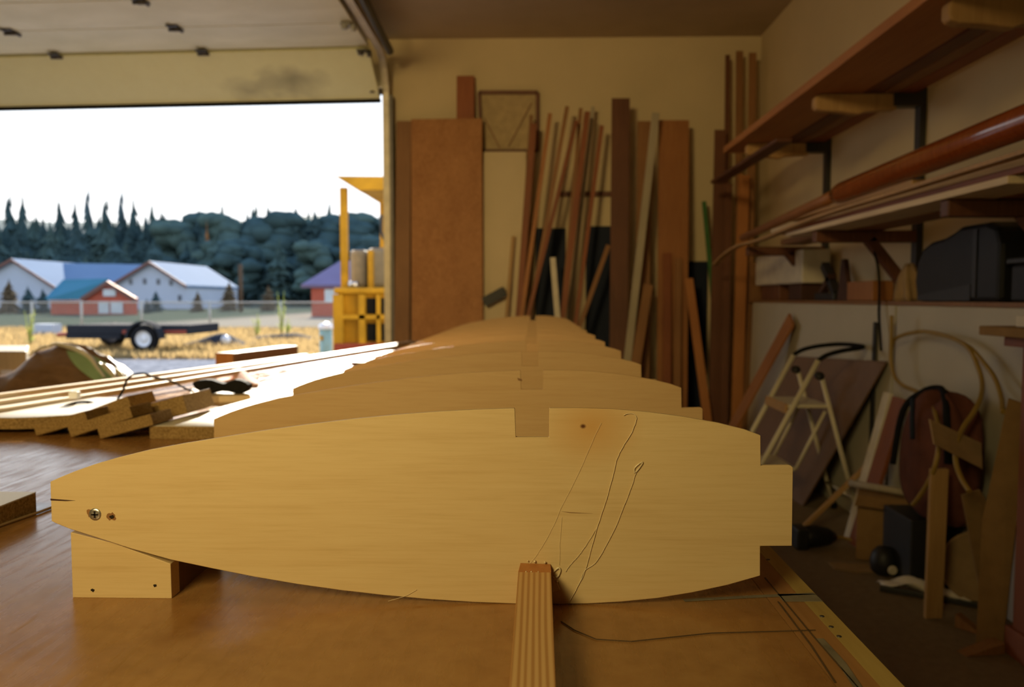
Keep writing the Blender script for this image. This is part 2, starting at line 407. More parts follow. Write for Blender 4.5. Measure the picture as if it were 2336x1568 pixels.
br = MB(); br.box((-1.33, 7.38, .3), (-1.30, 7.5, 3.15)); part(tk, br, 'wall_angle', 'dark_steel')
br = MB(); br.box((-1.33, 6.3, 3.54), (-1.30, 6.34, 3.70)); br.box((-1.33, 4.3, 3.54), (-1.30, 4.34, 3.70)); part(tk, br, 'hanger', 'dark_steel')
sp = MB().tube([(-1.26, 7.05, 3.45), (-1.26, 4.6, 3.56)], .035, 12); part(tk, sp, 'spring', 'black_metal')

# ================================================================== TABLE
ZT = .90
tb = thing('work_table', 'long brown hardboard-topped work table the row of ribs stands on', 'table', (-.4, 3, 0))
outl = [(.342, -.55), (.342, 5.95), (-.83, 5.95), (-1.66, 2.42), (-1.98, .9), (-1.98, -.55)]
part(tb, MB().prism([(x if x < 0 else .283, y, ZT - .02) for x, y in outl], (0, 0, .02)), 'table_top', 'table_top')
part(tb, MB().prism([(x, y, ZT - .12) for x, y in [(.30, -.5), (.30, 5.9), (-.8, 5.9), (-1.62, 2.42), (-1.93, .9), (-1.93, -.5)]], (0, 0, .098)), 'apron', 'brown_wood')
eb = MB().box((.284, -.55, ZT - .02), (.324, 5.95, ZT)); part(tb, eb, 'edge_board', 'edge_wood_brown')
eb = MB().box((.3245, -.55, ZT - .025), (.346, 5.95, ZT + .0005)); part(tb, eb, 'edge_strip', 'edge_wood', 'yellowish wooden edging strip')
for x, y in ((.22, -.3), (.22, 2.7), (.22, 5.7), (-1.75, -.3), (-1.4, 2.7), (-.7, 5.7)):
    part(tb, MB().box((x - .045, y - .045, 0), (x + .045, y + .045, ZT - .12)), 'leg', 'pine')
def strip_on(pts, w, name, mat, z=ZT):
    mb = MB(); pts = [Vector((p[0], p[1], z + .0006)) for p in pts]
    l, r = [], []
    for i, p in enumerate(pts):
        d = pts[min(i + 1, len(pts) - 1)] - pts[max(i - 1, 0)]; d.normalize(); s = Vector((d.y, -d.x, 0)) * w / 2; l.append(p - s); r.append(p + s)
    for i in range(len(pts) - 1): mb.prism([l[i], r[i], r[i + 1], l[i + 1]], (0, 0, .0008))
    return part(tb, mb, name, mat)
ga = lambda px, py: G(px, py, ZT)
strip_on([ga(1745, 1320), ga(1850, 1448), ga(1960, 1575)], .0014, 'pencil_line', 'pencil')
strip_on([ga(1560, 1372), ga(1700, 1364), ga(1858, 1357)], .006, 'tape', 'grey_tape')
strip_on([ga(1780, 1366), ga(1868, 1366)], .022, 'tape', 'grey_tape')
strip_on([ga(1280, 1420), ga(1310, 1440), ga(1360, 1461), ga(1440, 1466), ga(1620, 1447), ga(1860, 1440)], .0010, 'pencil_line', 'pencil')
strip_on([ga(1775, 1375), ga(1850, 1475), ga(1905, 1560)], .0016, 'pencil_line', 'pencil')
strip_on([ga(1870, 1460), ga(1920, 1515), ga(1960, 1575)], .008, 'tape', 'grey_tape')
for px, py in ((1875, 1408), (1896, 1432), (1914, 1454), (1752, 1278)): 
    p = ga(px, py); part(tb, MB().lathe([(0, 0), (.0026, .0), (.0026, .0012), (0, .0012)], (p.x, p.y, ZT), 10), 'nail_head', 'dark_steel')

# ================================================================== RIBS
Y0, SP = .90, .477
rp = [(115, 1118), (140, 1107), (172, 1094), (215, 1079), (270, 1063), (340, 1046), (420, 1031), (500, 1018), (600, 1002), (700, 988), (800, 976), (900, 966), (1000, 958.5), (1090, 954), (1172, 951),
      (1174.5, 951.5), (1177, 1017), (1252.5, 1017), (1253, 951), (1320, 950.5), (1400, 953), (1480, 960), (1560, 970.5), (1640, 985), (1700, 1000), (1735, 1013),
      (1735.5, 1082), (1800, 1081), (1805, 1082.5), (1809, 1087), (1806.5, 1265), (1734, 1265.5), (1734, 1333), (1660, 1354), (1580, 1371), (1500, 1384), (1420, 1392), (1340, 1396.5), (1250, 1398), (1170, 1396.5),
      (1080, 1393), (980, 1386.5), (880, 1377.5), (780, 1366), (680, 1352), (580, 1335), (480, 1315), (390, 1296), (300, 1271), (220, 1245), (160, 1226), (128, 1213), (118, 1208)]
rl = []
for q in rp:
    p = P(q[0], q[1], Y0); rl.append((p.x, p.z))
zmin = min(z for x, z in rl); rl = [(x, z - zmin) for x, z in rl]
birch('birch_front', None); 
kp = P(1330, 992, Y0); kz = kp.z - zmin
birch('birch_front', [(kp.x + .01, kz, .0, .05, (.60, .34, .12)), (kp.x, kz, .0012, .0034, (.12, .04, .012))])
birch('birch', None, (.86, .77, .72))  # weaker light on the ribs behind the first is put into their colour
wood('ply_edge', (.42, .26, .11), (.58, .40, .2), axis='X', fine=200)
ORD = ['frontmost', 'second', 'third', 'fourth', 'fifth', 'sixth', 'seventh', 'eighth', 'ninth', 'tenth', 'last and farthest']
def rib_mb(y): return MB().prism([(x, y, z + ZT) for x, z in rl], (0, .0065, 0))
rib0 = rib_mb(Y0).build('plywood_rib', 'birch_front', loc=(0, Y0, ZT)); rib0.modifiers.new('b', 'BEVEL').width = .0006
tag(rib0, 'frontmost birch plywood rib with screw, glue threads and top notch, largest in view', 'rib', 'plywood ribs in a row on the table')
lab = {1: 'second birch plywood rib from the front, splintered left edge of its notch', 2: 'third birch plywood rib from the front of the row',
       3: 'fourth birch plywood rib from the front of the row', 4: 'fifth birch plywood rib from the front of the row', 5: 'sixth birch plywood rib, halfway along the row',
       6: 'seventh birch plywood rib from the front, showing only a thin band', 7: 'eighth birch plywood rib from the front, showing only a thin band', 8: 'ninth birch plywood rib, third from the far end',
       9: 'tenth birch plywood rib, next to the farthest one', 10: 'last birch plywood rib at the far end of the table, lumber behind it'}
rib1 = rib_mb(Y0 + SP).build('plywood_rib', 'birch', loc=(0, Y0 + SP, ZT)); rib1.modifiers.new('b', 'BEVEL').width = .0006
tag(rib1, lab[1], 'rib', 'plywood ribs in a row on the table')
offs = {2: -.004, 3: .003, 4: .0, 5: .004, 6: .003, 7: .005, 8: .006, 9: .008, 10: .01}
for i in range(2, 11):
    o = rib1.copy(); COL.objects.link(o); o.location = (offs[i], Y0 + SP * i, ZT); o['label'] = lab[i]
q = [P(x, y, Y0 + SP) for x, y in ((1180, 862), (1191, 866), (1191, 870), (1182, 868))]; part(rib1, MB().prism([(p.x, Y0 + SP - .0006, p.z) for p in q], (0, .0008, 0)), 'splinter', 'brown_wood')
def onrib(px, py, off=0): p = P(px, py, Y0 - off); return p
def ribpart(mb, name, mat, label=None, **k): return part(rib0, mb, name, mat, label, **k)
# screws and holes
c = onrib(217, 1174); sm = MB().lathe([(0, .0), (.0076, .0), (.0072, .0008), (.0042, .0012), (0, .0010)], (c.x, Y0 + .0002, c.z), 20, (0, -1, 0)); scr = ribpart(sm, 'screw', 'steel', 'cross-head steel screw')
xs = MB(); xs.box((c.x - .0040, Y0 - .0017, c.z - .0009), (c.x + .0040, Y0 - .0010, c.z + .0009)); xs.box((c.x - .0009, Y0 - .0017, c.z - .0040), (c.x + .0009, Y0 - .0010, c.z + .0040))
part(scr, xs, 'cross_slot', 'dark_slot')
c2 = onrib(254, 1179)
def ragged(cx, cz, r, n, seed, y=Y0, e=.0005):
    rr = random.Random(seed); return MB().prism([(cx + math.cos(2 * PI * k / n) * r * rr.uniform(.6, 1.25), y - e, cz + math.sin(2 * PI * k / n) * r * rr.uniform(.5, 1.1)) for k in range(n)], (0, .0006 + e * .4, 0))
ribpart(ragged(c2.x, c2.z, .0058, 16, 3), 'torn_hole', 'brown_wood', 'torn screw hole beside the screw')
ribpart(ragged(c2.x + .001, c2.z - .0004, .0026, 10, 5, e=.0011), 'hole', 'dark_slot')
ribpart(ragged(c.x - .006, c.z + .002, .0058, 13, 8, e=.00015), 'torn_hole', 'brown_wood')
q = [onrib(115.5, 1138), onrib(115.5, 1142), onrib(150, 1143.5), onrib(172, 1142.5)]; ribpart(MB().prism([(p.x, Y0 - .0004, p.z) for p in q], (0, .0006, 0)), 'crack', 'dark_brown')
q = [onrib(1280, 1167), onrib(1300, 1169), onrib(1352, 1172), onrib(1300, 1170.5)]; ribpart(MB().prism([(p.x, Y0 - .0003, p.z) for p in q], (0, .0005, 0)), 'scratch', 'brown_wood')
# glue threads
def thread(pts, r, seed):
    rr = random.Random(seed); pp = [onrib(x, y, .0012) for x, y in pts]
    pp = smooth_path(pp, 6); pp = [Vector((p.x + rr.uniform(-.0003, .0003), p.y, p.z)) for p in pp]
    ribpart(MB().tube(pp, r * .72, 6), 'glue_thread', 'glue_thread')
thread([(1423, 948), (1432, 944), (1446, 945), (1452, 956), (1446, 975), (1440, 990), (1421, 1020), (1407, 1049), (1397, 1090), (1380, 1150), (1362, 1205), (1346, 1262), (1334, 1305), (1316, 1342), (1300, 1371)], .00055, 1)
thread([(1451, 1078), (1440, 1112), (1420, 1164), (1396, 1220), (1362, 1280), (1334, 1303), (1320, 1335)], .0005, 2)
thread([(1362, 1203), (1340, 1240), (1318, 1270), (1300, 1290), (1290, 1305)], .0004, 3)
thread([(1372, 965), (1350, 1010), (1320, 1080), (1284, 1150), (1262, 1200), (1235, 1250), (1206, 1290)], .00022, 4)
thread([(1281, 1180), (1277, 1240), (1276, 1290)], .00022, 5)
thread([(950, 1346), (925, 1360), (885, 1372)], .0003, 6)
ribpart(MB().tube(smooth_path([onrib(x, y, .0012) for x, y in ((1448, 1080), (1447, 1070), (1456, 1060), (1466, 1055), (1460, 1066), (1450, 1078))]), .0009, 6), 'glue_blob', 'glue')
for pts in (((1196, 1312), (1196, 1300), (1204, 1294), (1218, 1298), (1226, 1308)), ((1258, 1310), (1266, 1302), (1274, 1296), (1278, 1302), (1272, 1316), (1262, 1318)), ((1206, 1312), (1216, 1300), (1222, 1312))):
    ribpart(MB().tube(smooth_path([onrib(x, y, .0015) for x, y in pts]), .0011, 6), 'glue_blob', 'glue')
gb = MB().prism([(onrib(x, y).x, Y0 - .0016, onrib(x, y).z) for x, y in ((1186, 1322), (1200, 1312), (1230, 1309), (1258, 1312), (1270, 1326), (1278, 1345), (1262, 1352), (1190, 1330))], (0, .0016, 0)); ribpart(gb, 'glue_smear', 'glue', bevel=.0006)
# prop stick glued to the front rib
zs = ZT + .0445
ps = thing('prop_stick', 'fir stick lying on table, one end glued to the frontmost rib', 'stick', (.0, .3, ZT))
e1, e2 = G(1219, 1342, zs), G(1215, 1568, zs); dx = (e1.x - e2.x) / (e1.y - e2.y)
def sx_(y): return e2.x + (y - e2.y) * dx
M, L = frame((sx_(-.35), -.35, ZT + .0222), (sx_(Y0 - .004), Y0 - .004, ZT + .0222), (1, 0, 0)); mb = MB().box((-.0190, -.0222, 0), (.0190, .0222, L - .012), M)
for v in mb.v: v -= ps.location
M2 = M.copy(); M2.translation = M.translation - ps.location; mb.build('shaft', 'fir_stick', ps, M=M2, bevel=.0008)
xe = sx_(Y0 - .01); cb = MB(); y0_, y1_ = Y0 - .0165, Y0 - .0005
cb.add([(xe - .0190, y0_, ZT), (xe + .0190, y0_, ZT), (xe + .0175, y1_, ZT), (xe - .017, y1_, ZT), (xe - .0190, y0_, zs), (xe + .0190, y0_, zs), (xe + .0185, y1_, zs + .004), (xe - .0165, y1_, zs + .005)],
       [(0, 3, 2, 1), (4, 5, 6, 7), (0, 1, 5, 4), (1, 2, 6, 5), (2, 3, 7, 6), (3, 0, 4, 7)]); part(ps, cb, 'stick_end', 'orange_wood', 'glue-soaked darker stick end')
for x, y, z, r in ((.0, Y0 - .002, zs + .0075, .0016), (-.008, Y0 - .002, zs + .008, .001), (.012, Y0 - .003, zs + .0068, .0014), (.026, Y0 - .002, ZT + .028, .0018), (.024, Y0 - .002, ZT + .034, .001), (-.004, Y0 - .0165, zs + .0004, .0009), (-.010, Y0 - .0165, zs + .0004, .0009), (.004, Y0 - .0165, zs + .0004, .0007)):
    part(ps, MB().lathe([(r * math.sin(a), -r * math.cos(a)) for a in (.01, .6, 1.2, 1.9, 2.5, 3.13)], (xe + x, y, z), 8, cap=False), 'glue_drop', 'glue')
# support block under the nose
sb = thing('nose_block', 'plywood and dark wood support block under the nose of the frontmost rib', 'block', (-.45, .95, ZT))
yb = Y0 + .0068
ba = [P(161, 1215, yb), P(166, 1372, yb), P(392, 1377, yb), P(389, 1287, yb), P(260, 1240, yb)]
zb = [ba[0].z, ZT, ZT, ba[3].z, ba[4].z]
part(sb, MB().prism([(p.x, yb, z) for p, z in zip(ba, zb)], (0, .022, 0)), 'plywood_face', 'birch_front', bevel=.0006)
part(sb, MB().prism([(ba[1].x + .012, yb + .0225, ZT), (ba[2].x - .001, yb + .0225, ZT), (ba[2].x - .001, yb + .0225, ba[3].z + .03), (ba[1].x + .012, yb + .0225, ba[3].z + .03)], (0, .13, 0)), 'backing_block', 'dark_wood', 'dark wood backing')
for px, py in ((212, 1347), (354, 1336)): p = P(px, py, yb); part(sb, ragged(p.x, p.z, .0024, 9, px, y=yb), 'nail_hole', 'dark_slot')

# ================================================================== LEFT OF TABLE
mb = MB().box((-1.16, .86, ZT), (-.833, 1.278, ZT + .034)); pb = thing('particleboard_block', 'white-topped particleboard offcut cut off by the left edge of the photo', 'offcut', (-1.0, 1.05, ZT))
part(pb, MB().box((-1.16, .86, ZT), (-.833, 1.278, ZT + .032)), 'core', 'particle', bevel=.001); part(pb, MB().box((-1.16, .86, ZT + .0321), (-.833, 1.278, ZT + .034)), 'laminate', 'laminate')
ck = [(-.85, .95, .9028), (-.845, 1.1, .9028), (-.832, 1.2, .9028), (-.818, 1.32, .9028), (-.84, 1.5, .9028), (-.862, 1.68, .9028), (-.858, 1.78, .9028), (-.80, 1.99, .9028), (-.77, 2.3, .9028)]
solo(MB().tube(smooth_path(ck), .0025, 8), 'thin_cord', 'cord', 'thin brown cord lying on table past the noses of the ribs', 'cord')
# shingled particleboard strips
def tilted(tip, end, th, Yf, ln, label, mat='particle', over=0.0, skew=.06):
    a = P(tip[0], tip[1], Yf); b = P(end[0], end[1], Yf); a.z = max(a.z, ZT + .0015)
    d = (b - a); d.y = 0; d.normalize(); nrm = Vector((-d.z, 0, d.x)); w = (b - a).length
    M = Matrix((d, Vector((skew, 1, 0)).normalized(), nrm)).transposed().to_4x4(); M.translation = a
    mb = MB().box((0, 0, 0), (w, ln, th), M)
    return solo(mb, 'particleboard_offcut', mat, label, 'offcut', M=M.normalized() if False else Matrix.Translation(a), group='fallen particleboard offcuts on the table', bevel=.0012)
tilted((83, 1006), (200, 962), .028, 1.985, .10, 'tilted particleboard offcut, farthest left of the three toppled on the table')
tilted((162, 1008), (303, 953), .029, 1.965, .10, 'tilted particleboard offcut, middle one of the three toppled on the table')
tilted((229, 1017), (350, 970), .029, 1.945, .10, 'tilted particleboard offcut, nearest the ribs of the three toppled on the table')
tilted((180, 975), (300, 930), .034, 2.12, .13, 'darker particleboard offcut leaning behind the middle toppled offcut')
tilted((290, 998), (428, 944), .052, 2.09, .16, 'dark double-thick offcut behind the nearest toppled strip, white patch on top')
# flat left sheet with a curved corner
Yf = 2.02; a = [P(-160, 992, Yf), P(-160, 992, Yf)]
fl = thing('particleboard_sheet', 'white-topped particleboard sheet with rounded corner, sunlit on the left of the table', 'offcut', (-1.5, 2.3, ZT))
top = [(-1.80, 2.02), (-1.365, 2.02), (-1.31, 2.035), (-1.25, 2.07), (-1.21, 2.11), (-1.175, 2.17), (-1.18, 2.34), (-1.25, 2.44), (-1.80, 2.46)]
part(fl, MB().prism([(x, y, ZT + .012) for x, y in top], (0, 0, .030)), 'core', 'particle', bevel=.001); part(fl, MB().prism([(x, y, ZT + .0421) for x, y in top], (0, 0, .0016)), 'laminate', 'laminate')
solo(MB().box((-1.72, 2.1, ZT), (-1.30, 2.13, ZT + .0119)), 'spacer_stick', 'pine', 'thin stick propping up the rounded white-topped sheet', 'stick')
# flat right sheet
yq = 1.955; xa, xb = P(342, 1015, yq).x, -.70
fr = thing('particleboard_sheet', 'flat particleboard sheet beside the nose of the second rib, sunlit white top', 'offcut', (-.85, 2.2, ZT))
part(fr, MB().prism([(xa, yq, ZT), (xb, yq - .01, ZT), (xb + .01, yq + .52, ZT), (xa + .07, yq + .52, ZT)], (0, 0, .033)), 'core', 'particle', bevel=.001)
part(fr, MB().prism([(xa, yq, ZT + .0331), (xb, yq - .01, ZT + .0331), (xb + .01, yq + .52, ZT + .0331), (xa + .07, yq + .52, ZT + .0331)], (0, 0, .0016)), 'laminate', 'laminate')
# battens along the left edge
bz = ZT + .046
def batt(p, q, w, t, z, label, mat='pale_wood'):
    a = G(p[0], p[1], z); b = G(q[0], q[1], z); a.z = b.z = z
    d = (a - b).normalized(); a = a + d * .5
    return board(a, b, w, t, mat, 'batten', label, 'batten', 'long pale battens along the left edge of the table', wdir=(1, 0, 0))
batt((0, 938), (905, 790), .026, .018, bz, 'long pale batten on the inner side of the batten bundle, nearest the offcuts')
batt((0, 921), (940, 781), .028, .020, bz + .001, 'long pale batten in the middle of the batten bundle on the left table edge')
batt((0, 906), (700, 812), .028, .022, bz + .002, 'long pale batten on the outer side of the bundle, beside the tarp')
batt((300, 884), (985, 776), .03, .018, ZT + .0095, 'long batten lying flat on the table inside the bundle, ending near the far ribs', 'pine')
# goggles etc
gy = 2.70
solo(MB().prism([G(427, 926, ZT), G(500, 918, ZT), G(572, 917, ZT), G(566, 896, ZT), G(440, 900, ZT)], (0, 0, .022)), 'wood_scrap', 'pale_wood', 'small pale board scrap under the black goggles', 'scrap')
gg = thing('safety_goggles', 'black safety goggles with cord lying on a pale scrap, table left', 'goggles', (-1.08, 2.72, ZT + .022))
pt = [(436, 886), (448, 880), (465, 878), (482, 879), (496, 884), (509, 888), (520, 882), (533, 878), (546, 879), (558, 884), (567, 892), (564, 901), (556, 909), (540, 911), (520, 906), (505, 905), (492, 908), (476, 910), (458, 906), (444, 899)]
q = [P(x, y, gy) for x, y in pt]; dz = min(p.z for p in q) - (ZT + .0225)
part(gg, MB().prism([(p.x, p.y + (.03 if i < 11 else -.01) * 0, p.z - dz) for i, p in enumerate(q)], (0, .05, 0)), 'frame', 'black_rubber', bevel=.006)
for cx, cy in ((470, 893), (538, 893)):
    p = P(cx, cy, gy); part(gg, MB().lathe([(0, .0), (.024, .0), (.022, .002), (.012, .003), (0, .0032)], (p.x, gy + .001, p.z - dz), 18, (0, -1, 0)), 'lens', 'black_rubber')
sc_ = [P(x, y, Y) for x, y, Y in ((442, 893, 2.72), (432, 891, 2.7), (410, 880, 2.68), (385, 868, 2.66), (351, 861, 2.6), (328, 852, 2.56), (302, 856, 2.52), (289, 869, 2.48), (281, 890, 2.44), (268, 912, 2.40))]
part(gg, MB().tube(smooth_path(sc_), .0036, 8), 'strap', 'black_rubber')
sc_ = [P(x, y, Y) for x, y, Y in ((268, 912, 2.40), (250, 925, 2.36), (229, 926, 2.33), (205, 918, 2.31), (180, 918, 2.29), (158, 923, 2.27), (140, 930, 2.25))]
part(gg, MB().tube(smooth_path(sc_), .0036, 8), 'strap', 'black_rubber')
def cloth(u, v):
    c = G(480 + 110 * u, 884 - 26 * v, ZT); c.z = ZT + .006 + .035 * math.sin(PI * u) * math.sin(PI * min(1, v * 1.02)) * (1 + .5 * math.sin(9 * u + 4 * v)); return c
solo(MB().grid(cloth, 18, 10), 'rag', 'red_cloth', 'crumpled red and white rag behind the black goggles', 'rag', solid=.004)
# thick timber block
a = G(512, 826, ZT + .045); b = G(662, 806, ZT + .045); 
M, L = frame(a, b, (1, 0, 0)); tmb = thing('timber_block', 'thick timber with orange sawn end on the left table edge, sunlit top', 'timber', (a.x, a.y, ZT))
dr = (b - a); dr.z = 0; dr.normalize(); sd = Vector((dr.y, -dr.x, 0)) * .05
A = Vector((a.x, a.y, ZT + .001)); B = Vector((b.x, b.y, ZT + .001))
part(tmb, MB().prism([A - sd, A + sd, B + sd, B - sd], (0, 0, .088)), 'beam', 'brown_wood', bevel=.004)
part(tmb, MB().prism([A - sd * .98 - dr * .0012, A + sd * .98 - dr * .0012, A + sd * .98, A - sd * .98], (0, 0, .086)), 'sawn_end', 'orange_wood', 'orange sawn end')
a = G(800, 834, ZT); b = G(885, 831, ZT)
solo(MB().box((a.x, a.y, ZT), (b.x, a.y + .06, ZT + .018)), 'flat_file', 'dark_wood', 'short dark strip lying on the grey part of the table beside the far ribs', 'strip', bevel=.004)
for px, py, lb in ((170, 893, 'white chip lying on the outer batten beside the tarp'), (372, 935, 'white offcut standing on the dark double-thick offcut')):
    p = P(px, py, 2.3); s = .014 if px < 200 else .018
    zz = bz + .013 if px < 200 else p.z - .02
    solo(MB().box((p.x - s, 2.29, zz), (p.x + s, 2.31, zz + s * 1.5)), 'white_chip', 'white_paint', lb, 'offcut', bevel=.003)

# ================================================================== TARP + BENCH (left of the table)
tp = thing('tarp_heap', 'brown tarp with a green panel heaped over a pile left of the table', 'tarp', (-2.9, 4.8, 0))
def hump(u):  # outline height by u along x: from photo
    xs = [(-1.4, .1), (-.6, .50), (-.25, .64), (0, .78), (.25, .93), (.42, .985), (.55, .975), (.70, .91), (.82, .80), (.90, .68), (1.0, .45)]
    for (a0, b0), (a1, b1) in zip(xs, xs[1:]):
        if u <= a1: s = (u - a0) / (a1 - a0); s = s * s * (3 - 2 * s); return b0 + (b1 - b0) * s
    return xs[-1][1]
def tarp(u, v, off=0):
    x = -3.35 + 1.2 * u; h = hump((x + 3.1) / .82); s = math.sin(PI * v) ** .55 if 0 < v < 1 else 0
    y = 4.35 + .95 * v; fold = .02 * math.sin(13 * u + 6 * v) + .015 * math.sin(29 * v + 8 * u)
    return Vector((x + fold, y - fold * 1.5 - off, max(0, h * s + fold * s * .5 + off)))
tm = MB(); 
def front(u, v):  # steep front face then crest and back
    x = -4.5 + 2.33 * u; h = hump((x + 3.30) / .94)
    f = .018 * math.sin(16 * u + 7 * v) + .012 * math.sin(34 * v + 5 * u)
    prof = [(0, 4.35, 0), (.35, 4.47, .55), (.55, 4.62, .85), (.7, 4.8, 1.0), (.82, 5.0, .9), (1, 5.3, 0)]
    for (a0, y0, z0), (a1, y1, z1) in zip(prof, prof[1:]):
        if v <= a1:
            s = (v - a0) / (a1 - a0); y = y0 + (y1 - y0) * s; z = (z0 + (z1 - z0) * s) * h; break
    return Vector((x, y + f, max(.003, z + f * .4)))
part(tp, MB().grid(front, 50, 36), 'cover', 'tarp_brown', solid=.004)
from mathutils.bvhtree import BVHTree
def tarp_tree():
    mb = MB().grid(front, 80, 60); return BVHTree.FromPolygons([tuple(v) for v in mb.v], mb.f)
TT = tarp_tree()
def on_tarp(px, py, off=.008):
    for dpx in range(0, 60, 4):
        h = TT.ray_cast(CP, ray(px - dpx * .7, py + dpx))
        if h[0] is not None:
            n = h[1] if h[1].dot(ray(px, py)) < 0 else -h[1]; return h[0] + n * off
    return P(px, py, 4.7)
def gpan(u, v):
    x0, y0, x1, y1 = (152 + 20 * v + 72 * v * v, 801 + 84 * v, 204 + 92 * v, 812 + 20 * v + 56 * v * v)
    return on_tarp(x0 + (x1 - x0) * u, y0 + (y1 - y0) * u)
part(tp, MB().grid(gpan, 14, 24), 'green_panel', 'tarp_green', 'green panel of the tarp', solid=.004)
def hem(pts, r):
    pp = smooth_path([on_tarp(x, y, .014) for x, y in pts], 5); n = len(pp) - 1
    part(tp, MB().tube(pp, [r * (.35 + .65 * math.sin(PI * k / n)) for k in range(n + 1)], 8), 'folded_hem', 'lining', 'pale sunlit hem of the tarp')
hem([(112, 795), (128, 789), (150, 793), (180, 803), (205, 820), (222, 842), (236, 864)], .016)
hem([(70, 812), (95, 799), (118, 792)], .010)
def lin(u, v):
    return P(226 + 30 * u + 46 * v, 826 + 9 * u + 54 * v - 10 * math.sin(PI * v) * u, 4.55 - .1 * v + .05 * u + .015 * math.sin(9 * u + 3 * v))
part(tp, MB().grid(lin, 12, 14), 'lining', 'lining', 'white lining turned out', solid=.005)
bn = thing('low_bench', 'low grey bench with bright top behind the tarp, left edge of the photo', 'bench', (-4.4, 6.3, 0))
a = P(64, 790, 6.2)
q0_, q1_ = P(60, 803, 5.6), P(66, 790, 6.3)
part(bn, MB().prism([(-5.6, 5.6, a.z - .14), (q0_.x, 5.6, a.z - .14), (q1_.x, 6.3, a.z - .14), (-5.6, 6.3, a.z - .14)], (0, 0, .14)), 'bench_top', 'grey_wood', bevel=.008)
for x in (-5.2, a.x - .25): part(bn, MB().box((x - .05, 6.15, 0), (x + .05, 6.45, a.z - .135)), 'leg', 'grey_wood')

# ================================================================== BACK WALL LUMBER
def lean_pts(t, b, Yt, Yb):
    top = P(t[0], t[1], Yt); base = None
    for k in range(0, 6000):
        s = k / 1000; p = P(t[0] + (b[0] - t[0]) * s, t[1] + (b[1] - t[1]) * s, Yb)
        if p.z <= 0.004: base = p; break
    base.z = .004; return base, top
def lean(t, b, wpx, lay, mat, label, th=.022, name='leaning_board', cat='board', lean_=.22, group='lumber leaning on the back wall', maxz=None):
    Yt = 7.475 - .034 * lay; Yb = 7.44 - .034 * lay - lean_
    base, top = lean_pts(t, b, Yt, Yb)
    return board(base, top, wpx * 7.35 / FPX, th, mat, name, label, cat, group)
lean((922, 277), (917, 770), 34, 1, 'brown_wood', 'narrow brown board standing between the door jamb and the wide flake sheet', .03)
lean((1019, 272), (1021, 745), 160, 3, 'flake', 'wide reddish flake-patterned sheet leaning beside the garage door opening', .035, 'leaning_sheet', 'sheet')
lean((1062, 174), (1062, 400), 40, 1, 'red_wood', 'red-brown board rising above the top of the wide flake sheet', .03)
# frame and cream panel
fr_ = thing('hatch_frame', 'dark thin frame on the back wall above the cream panel', 'frame', P(1160, 345, 7.47))
c4 = [P(1093, 211, 7.47), P(1226, 211, 7.47), P(1226, 345, 7.47), P(1098, 345, 7.47)]
for i in range(4):
    a, b = c4[i], c4[(i + 1) % 4]; part(fr_, board_mb(a, b, .032, .03, (0, 0, 1) if i % 2 == 0 else (1, 0, 0))[0], 'rail' if i % 2 == 0 else 'stile', 'dark_wood')
part(fr_, MB().prism([(p.x, 7.485, p.z) for p in c4], (0, .006, 0)), 'infill', 'infill_tan')
for a, b in (((1213, 235), (1160, 335)), ((1105, 270), (1140, 338))): part(fr_, board_mb(P(*a, 7.478), P(*b, 7.478), .01, .006)[0], 'shadow_line', 'brown_wood')  # thin brown strips draw the faint diagonal shadows inside the frame
lean((1152, 347), (1151, 640), 96, 2, 'cream_paint', 'cream painted panel leaning below the dark frame', .02, 'cream_sheet', 'panel')
c = P(1128, 676, 7.2); solo(board_mb(P(1104, 690, 7.2), P(1152, 664, 7.2), .09, .1, (0, 0, 1))[0], 'long_clamp', 'black', 'black bar sticking out behind the flake sheet, low by the cream panel', 'bar')
